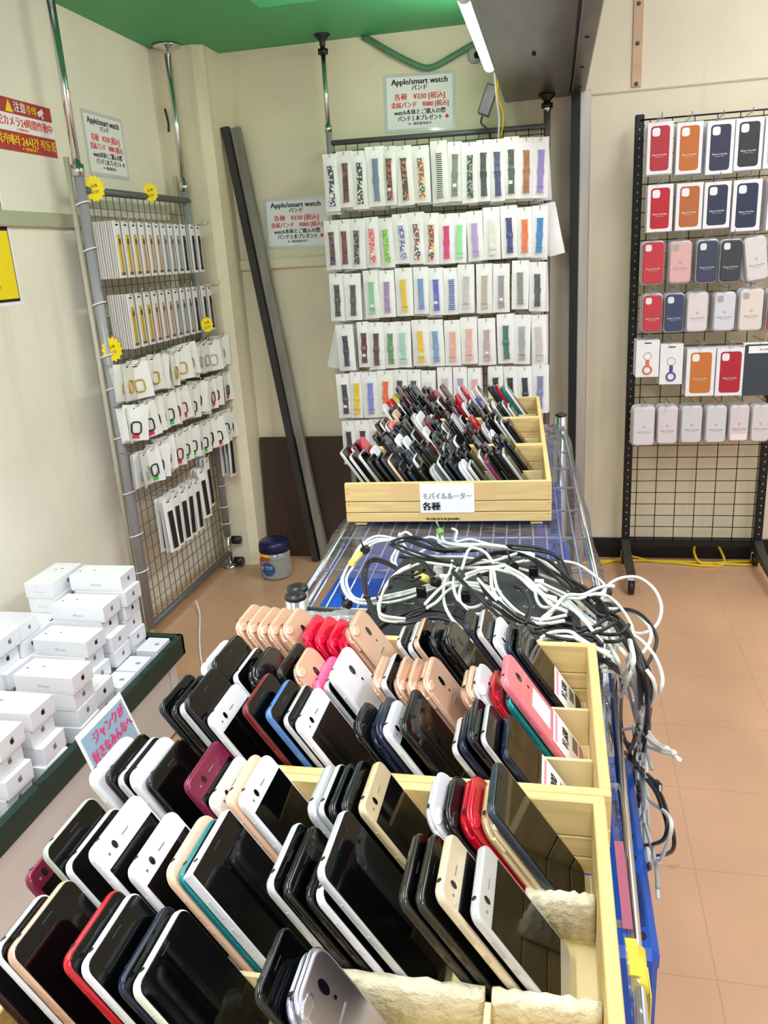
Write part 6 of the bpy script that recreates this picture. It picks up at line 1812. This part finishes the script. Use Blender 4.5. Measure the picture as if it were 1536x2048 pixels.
rim = obj('rim', mb, TRAYG, t, world=True)
for y in (1.12, 1.30, 1.47, 1.63, 1.78, 1.92):
    obj('rim_notch', MB().box((-1.098, y, .298), (-1.083, y + .022, .3045), .001), TRAYG, rim, world=True)

BH = .0455
def phone_box(label, x1, y0, n, along='X', W=.158, D=.086, yaw=0, mark='side', text=True, top='pic', color=CARD, hh=BH, x_logo=True):
    """x1,y0: the corner nearest the aisle and the viewer; n: how many boxes lie below it"""
    z0 = ZTR + n * BH
    w, d = (W, D) if along == 'X' else (D, W)
    c = Vector((x1 - w / 2, y0 + d / 2, z0))
    t = thing('phone_box', label, 'phone box', c, Matrix.Rotation(math.radians(yaw), 3, 'Z'), 'white phone boxes in the green tray')
    obj('base_tray', MB().box((-w / 2 + .0005, -d / 2 + .0005, 0.0003), (w / 2 - .0005, d / 2 - .0005, .008), .0006), CARD, t)
    lid = obj('lid', MB().box((-w / 2, -d / 2, .006), (w / 2, d / 2, hh - .0006), .0010), color, t)
    T = WM[t.name]
    s = .0155
    put_logo(T @ facing('E', (w / 2 + .0002, 0, hh * .55)), s, INK if mark == 'dark' else LOGO, t)
    if text:
        put_text('iPhone', T @ facing('S', (0 if along == 'X' else 0, -d / 2 - .0002, hh * .42)), .011, GREYINK if along == 'X' else LIGHTINK, t, maxw=.034)
    if top == 'pic':
        fr = MB()
        fr.tube([(x, y, hh - .0006) for x, y in rr(w * .86, d * .78, .010, 4)], .0005, 4, closed=True)
        obj('top_outline', fr, LIGHTINK, lid)
        q = .3 if along == 'X' else 0
        for (px_, py_, rx, ry) in ((-w * .40, -d * .08, .003, .0022), (-w * .16, d * .05, .0042, .0016)) if along == 'X' else ((d * .05, w * .4, .003, .003), (-d * .05, w * .3, .004, .0016)):
            obj('top_print', ph_disc(px_, py_, hh - .0006, rx, ry, .0004, 10), INK, lid)
    elif top == 'logo':
        put_logo(T @ Matrix.Translation((w * .2, 0, hh - .0002)) @ Rz(-90), .016, GREYINK, t)
    return t

def stack(n, x1, y0, name, seq=None, **k):
    random.seed(hash(name) % 1000 if False else len(name) * 7 + int(abs(x1) * 1000))
    for i in range(n):
        pos = 'top of' if i == n - 1 else ('bottom of' if i == 0 else ORD[i] + ' up in')
        last = i == n - 1
        jx, jy = (0, 0) if last else (random.uniform(-.014, .012), random.uniform(-.003, .003))
        phone_box('white box, %s the %s' % (pos, name), x1 + jx, y0 + jy, i, yaw=random.uniform(-2, 2), top='pic' if last else None, text=(i >= n - 2), mark='dark' if (name == 'two-box pile by the tray rim' or i % 5 == 3) else 'side', **k)

stack(4, -1.107, 1.508, 'pile halfway along the tray rim')
stack(4, -1.112, 1.352, 'pile next nearer along the tray rim')
stack(4, -1.11, 1.235, 'nearest pile along the tray rim')
stack(2, -1.118, 1.600, 'two-box pile by the tray rim')
stack(3, -1.122, 1.688, 'three-box pile by the tray rim') if False else None
stack(4, -1.176, 1.688, 'pile second from the far tray end')
stack(5, -1.186, 1.800, 'tall pile at the far tray end')
stack(6, -1.186, 1.905, 'tallest pile in the far tray corner')
stack(6, -1.362, 1.845, 'pile of endways boxes against the side wall', along='Y')
stack(4, -1.350, 1.755, 'pile touching the wall pile')
stack(5, -1.352, 1.585, 'pile by the side wall, middle')
stack(4, -1.300, 1.43, 'pile by the side wall behind the rim piles')
stack(4, -1.285, 1.31, 'pile by the side wall, second nearest')
stack(3, -1.285, 1.20, 'pile by the side wall, nearest')
for i, y in enumerate((1.700, 1.790, 1.905)):
    phone_box('small white box with mark on top, %s along the tray rim at the far end' % ORD[i], -1.108, y, 0, W=.066, D=.083, top='logo', text=False)
for i, y in enumerate((1.10,)):
    phone_box('white phone box lying alone at the near end of the tray', -1.115, y, 0, top='pic')
b = thing('black_gadget_box', 'black box with yellow lettering at the near end of the tray', 'box', (-1.19, 1.05, ZTR))
obj('carton', MB().box((-1.27, 1.0, ZTR), (-1.115, 1.09, ZTR + .05), .001), BLACKP, b, world=True)
obj('lettering', MB().box((-1.22, 1.04, ZTR + .0502), (-1.16, 1.055, ZTR + .0506)), M('lime_print', (225, 225, 40), .5), b, world=True)
# open empty box base on the pile by the wall
z = ZTR + 4 * BH + .0015
stack(4, -1.352, 1.672, 'pile under the empty box base')
t = thing('empty_box_base', 'open empty white box base lying on top of a pile by the side wall', 'box', (-1.43, 1.715, z))
mb = MB()
xa, xb, ya, yb = -1.51, -1.352, 1.672, 1.752
mb.box((xa + .003, ya + .003, z), (xb - .003, yb - .003, z + .003))
mb.box((xa + .003, ya, z), (xb - .003, ya + .003, z + .045)).box((xa + .003, yb - .003, z), (xb - .003, yb, z + .045))
mb.box((xa, ya, z), (xa + .003, yb, z + .045)).box((xb - .003, ya, z), (xb, yb, z + .045))
obj('tray', mb, CARD, t, world=True)
put_logo(facing('E', (xb + .0003, (ya + yb) / 2, z + .024)), .013, LOGO, t)
# card about junk phones standing beside the crate
F = Matrix.Translation((-.447, .662, .862)) @ Matrix(((0, -.30, .954, 0), (1, 0, 0, 0), (0, .954, .30, 0), (0, 0, 0, 1)))
t = thing('pop_card', 'pale blue card with pink lettering propped behind the white phone', 'card', F.translation)
mb = MB(); mb.T = F
obj('card', mb.box((-.044, -.052, -.001), (.044, .052, 0)), PAPER, t, world=True)
mb = MB(); mb.T = F
obj('blue_panel', mb.box((-.040, -.048, 0), (.040, .046, .0005)), M('blue_panel', (150, 180, 205), .5), t, world=True)
put_text('ジャンクが', F @ Matrix.Translation((.006, .036, .001)), .0135, PINKINK, t, maxw=.06, bold=.06)
put_text('好きなみんなへ', F @ Matrix.Translation((.002, .020, .001)), .0135, PINKINK, t, maxw=.076, bold=.06)
# price tag cone at the front
mb = MB(); mb.T = Matrix.Translation((-.128, .366, .84)) @ Matrix.Rotation(math.radians(18), 4, 'Z') @ Matrix.Rotation(math.radians(-28), 4, 'X')
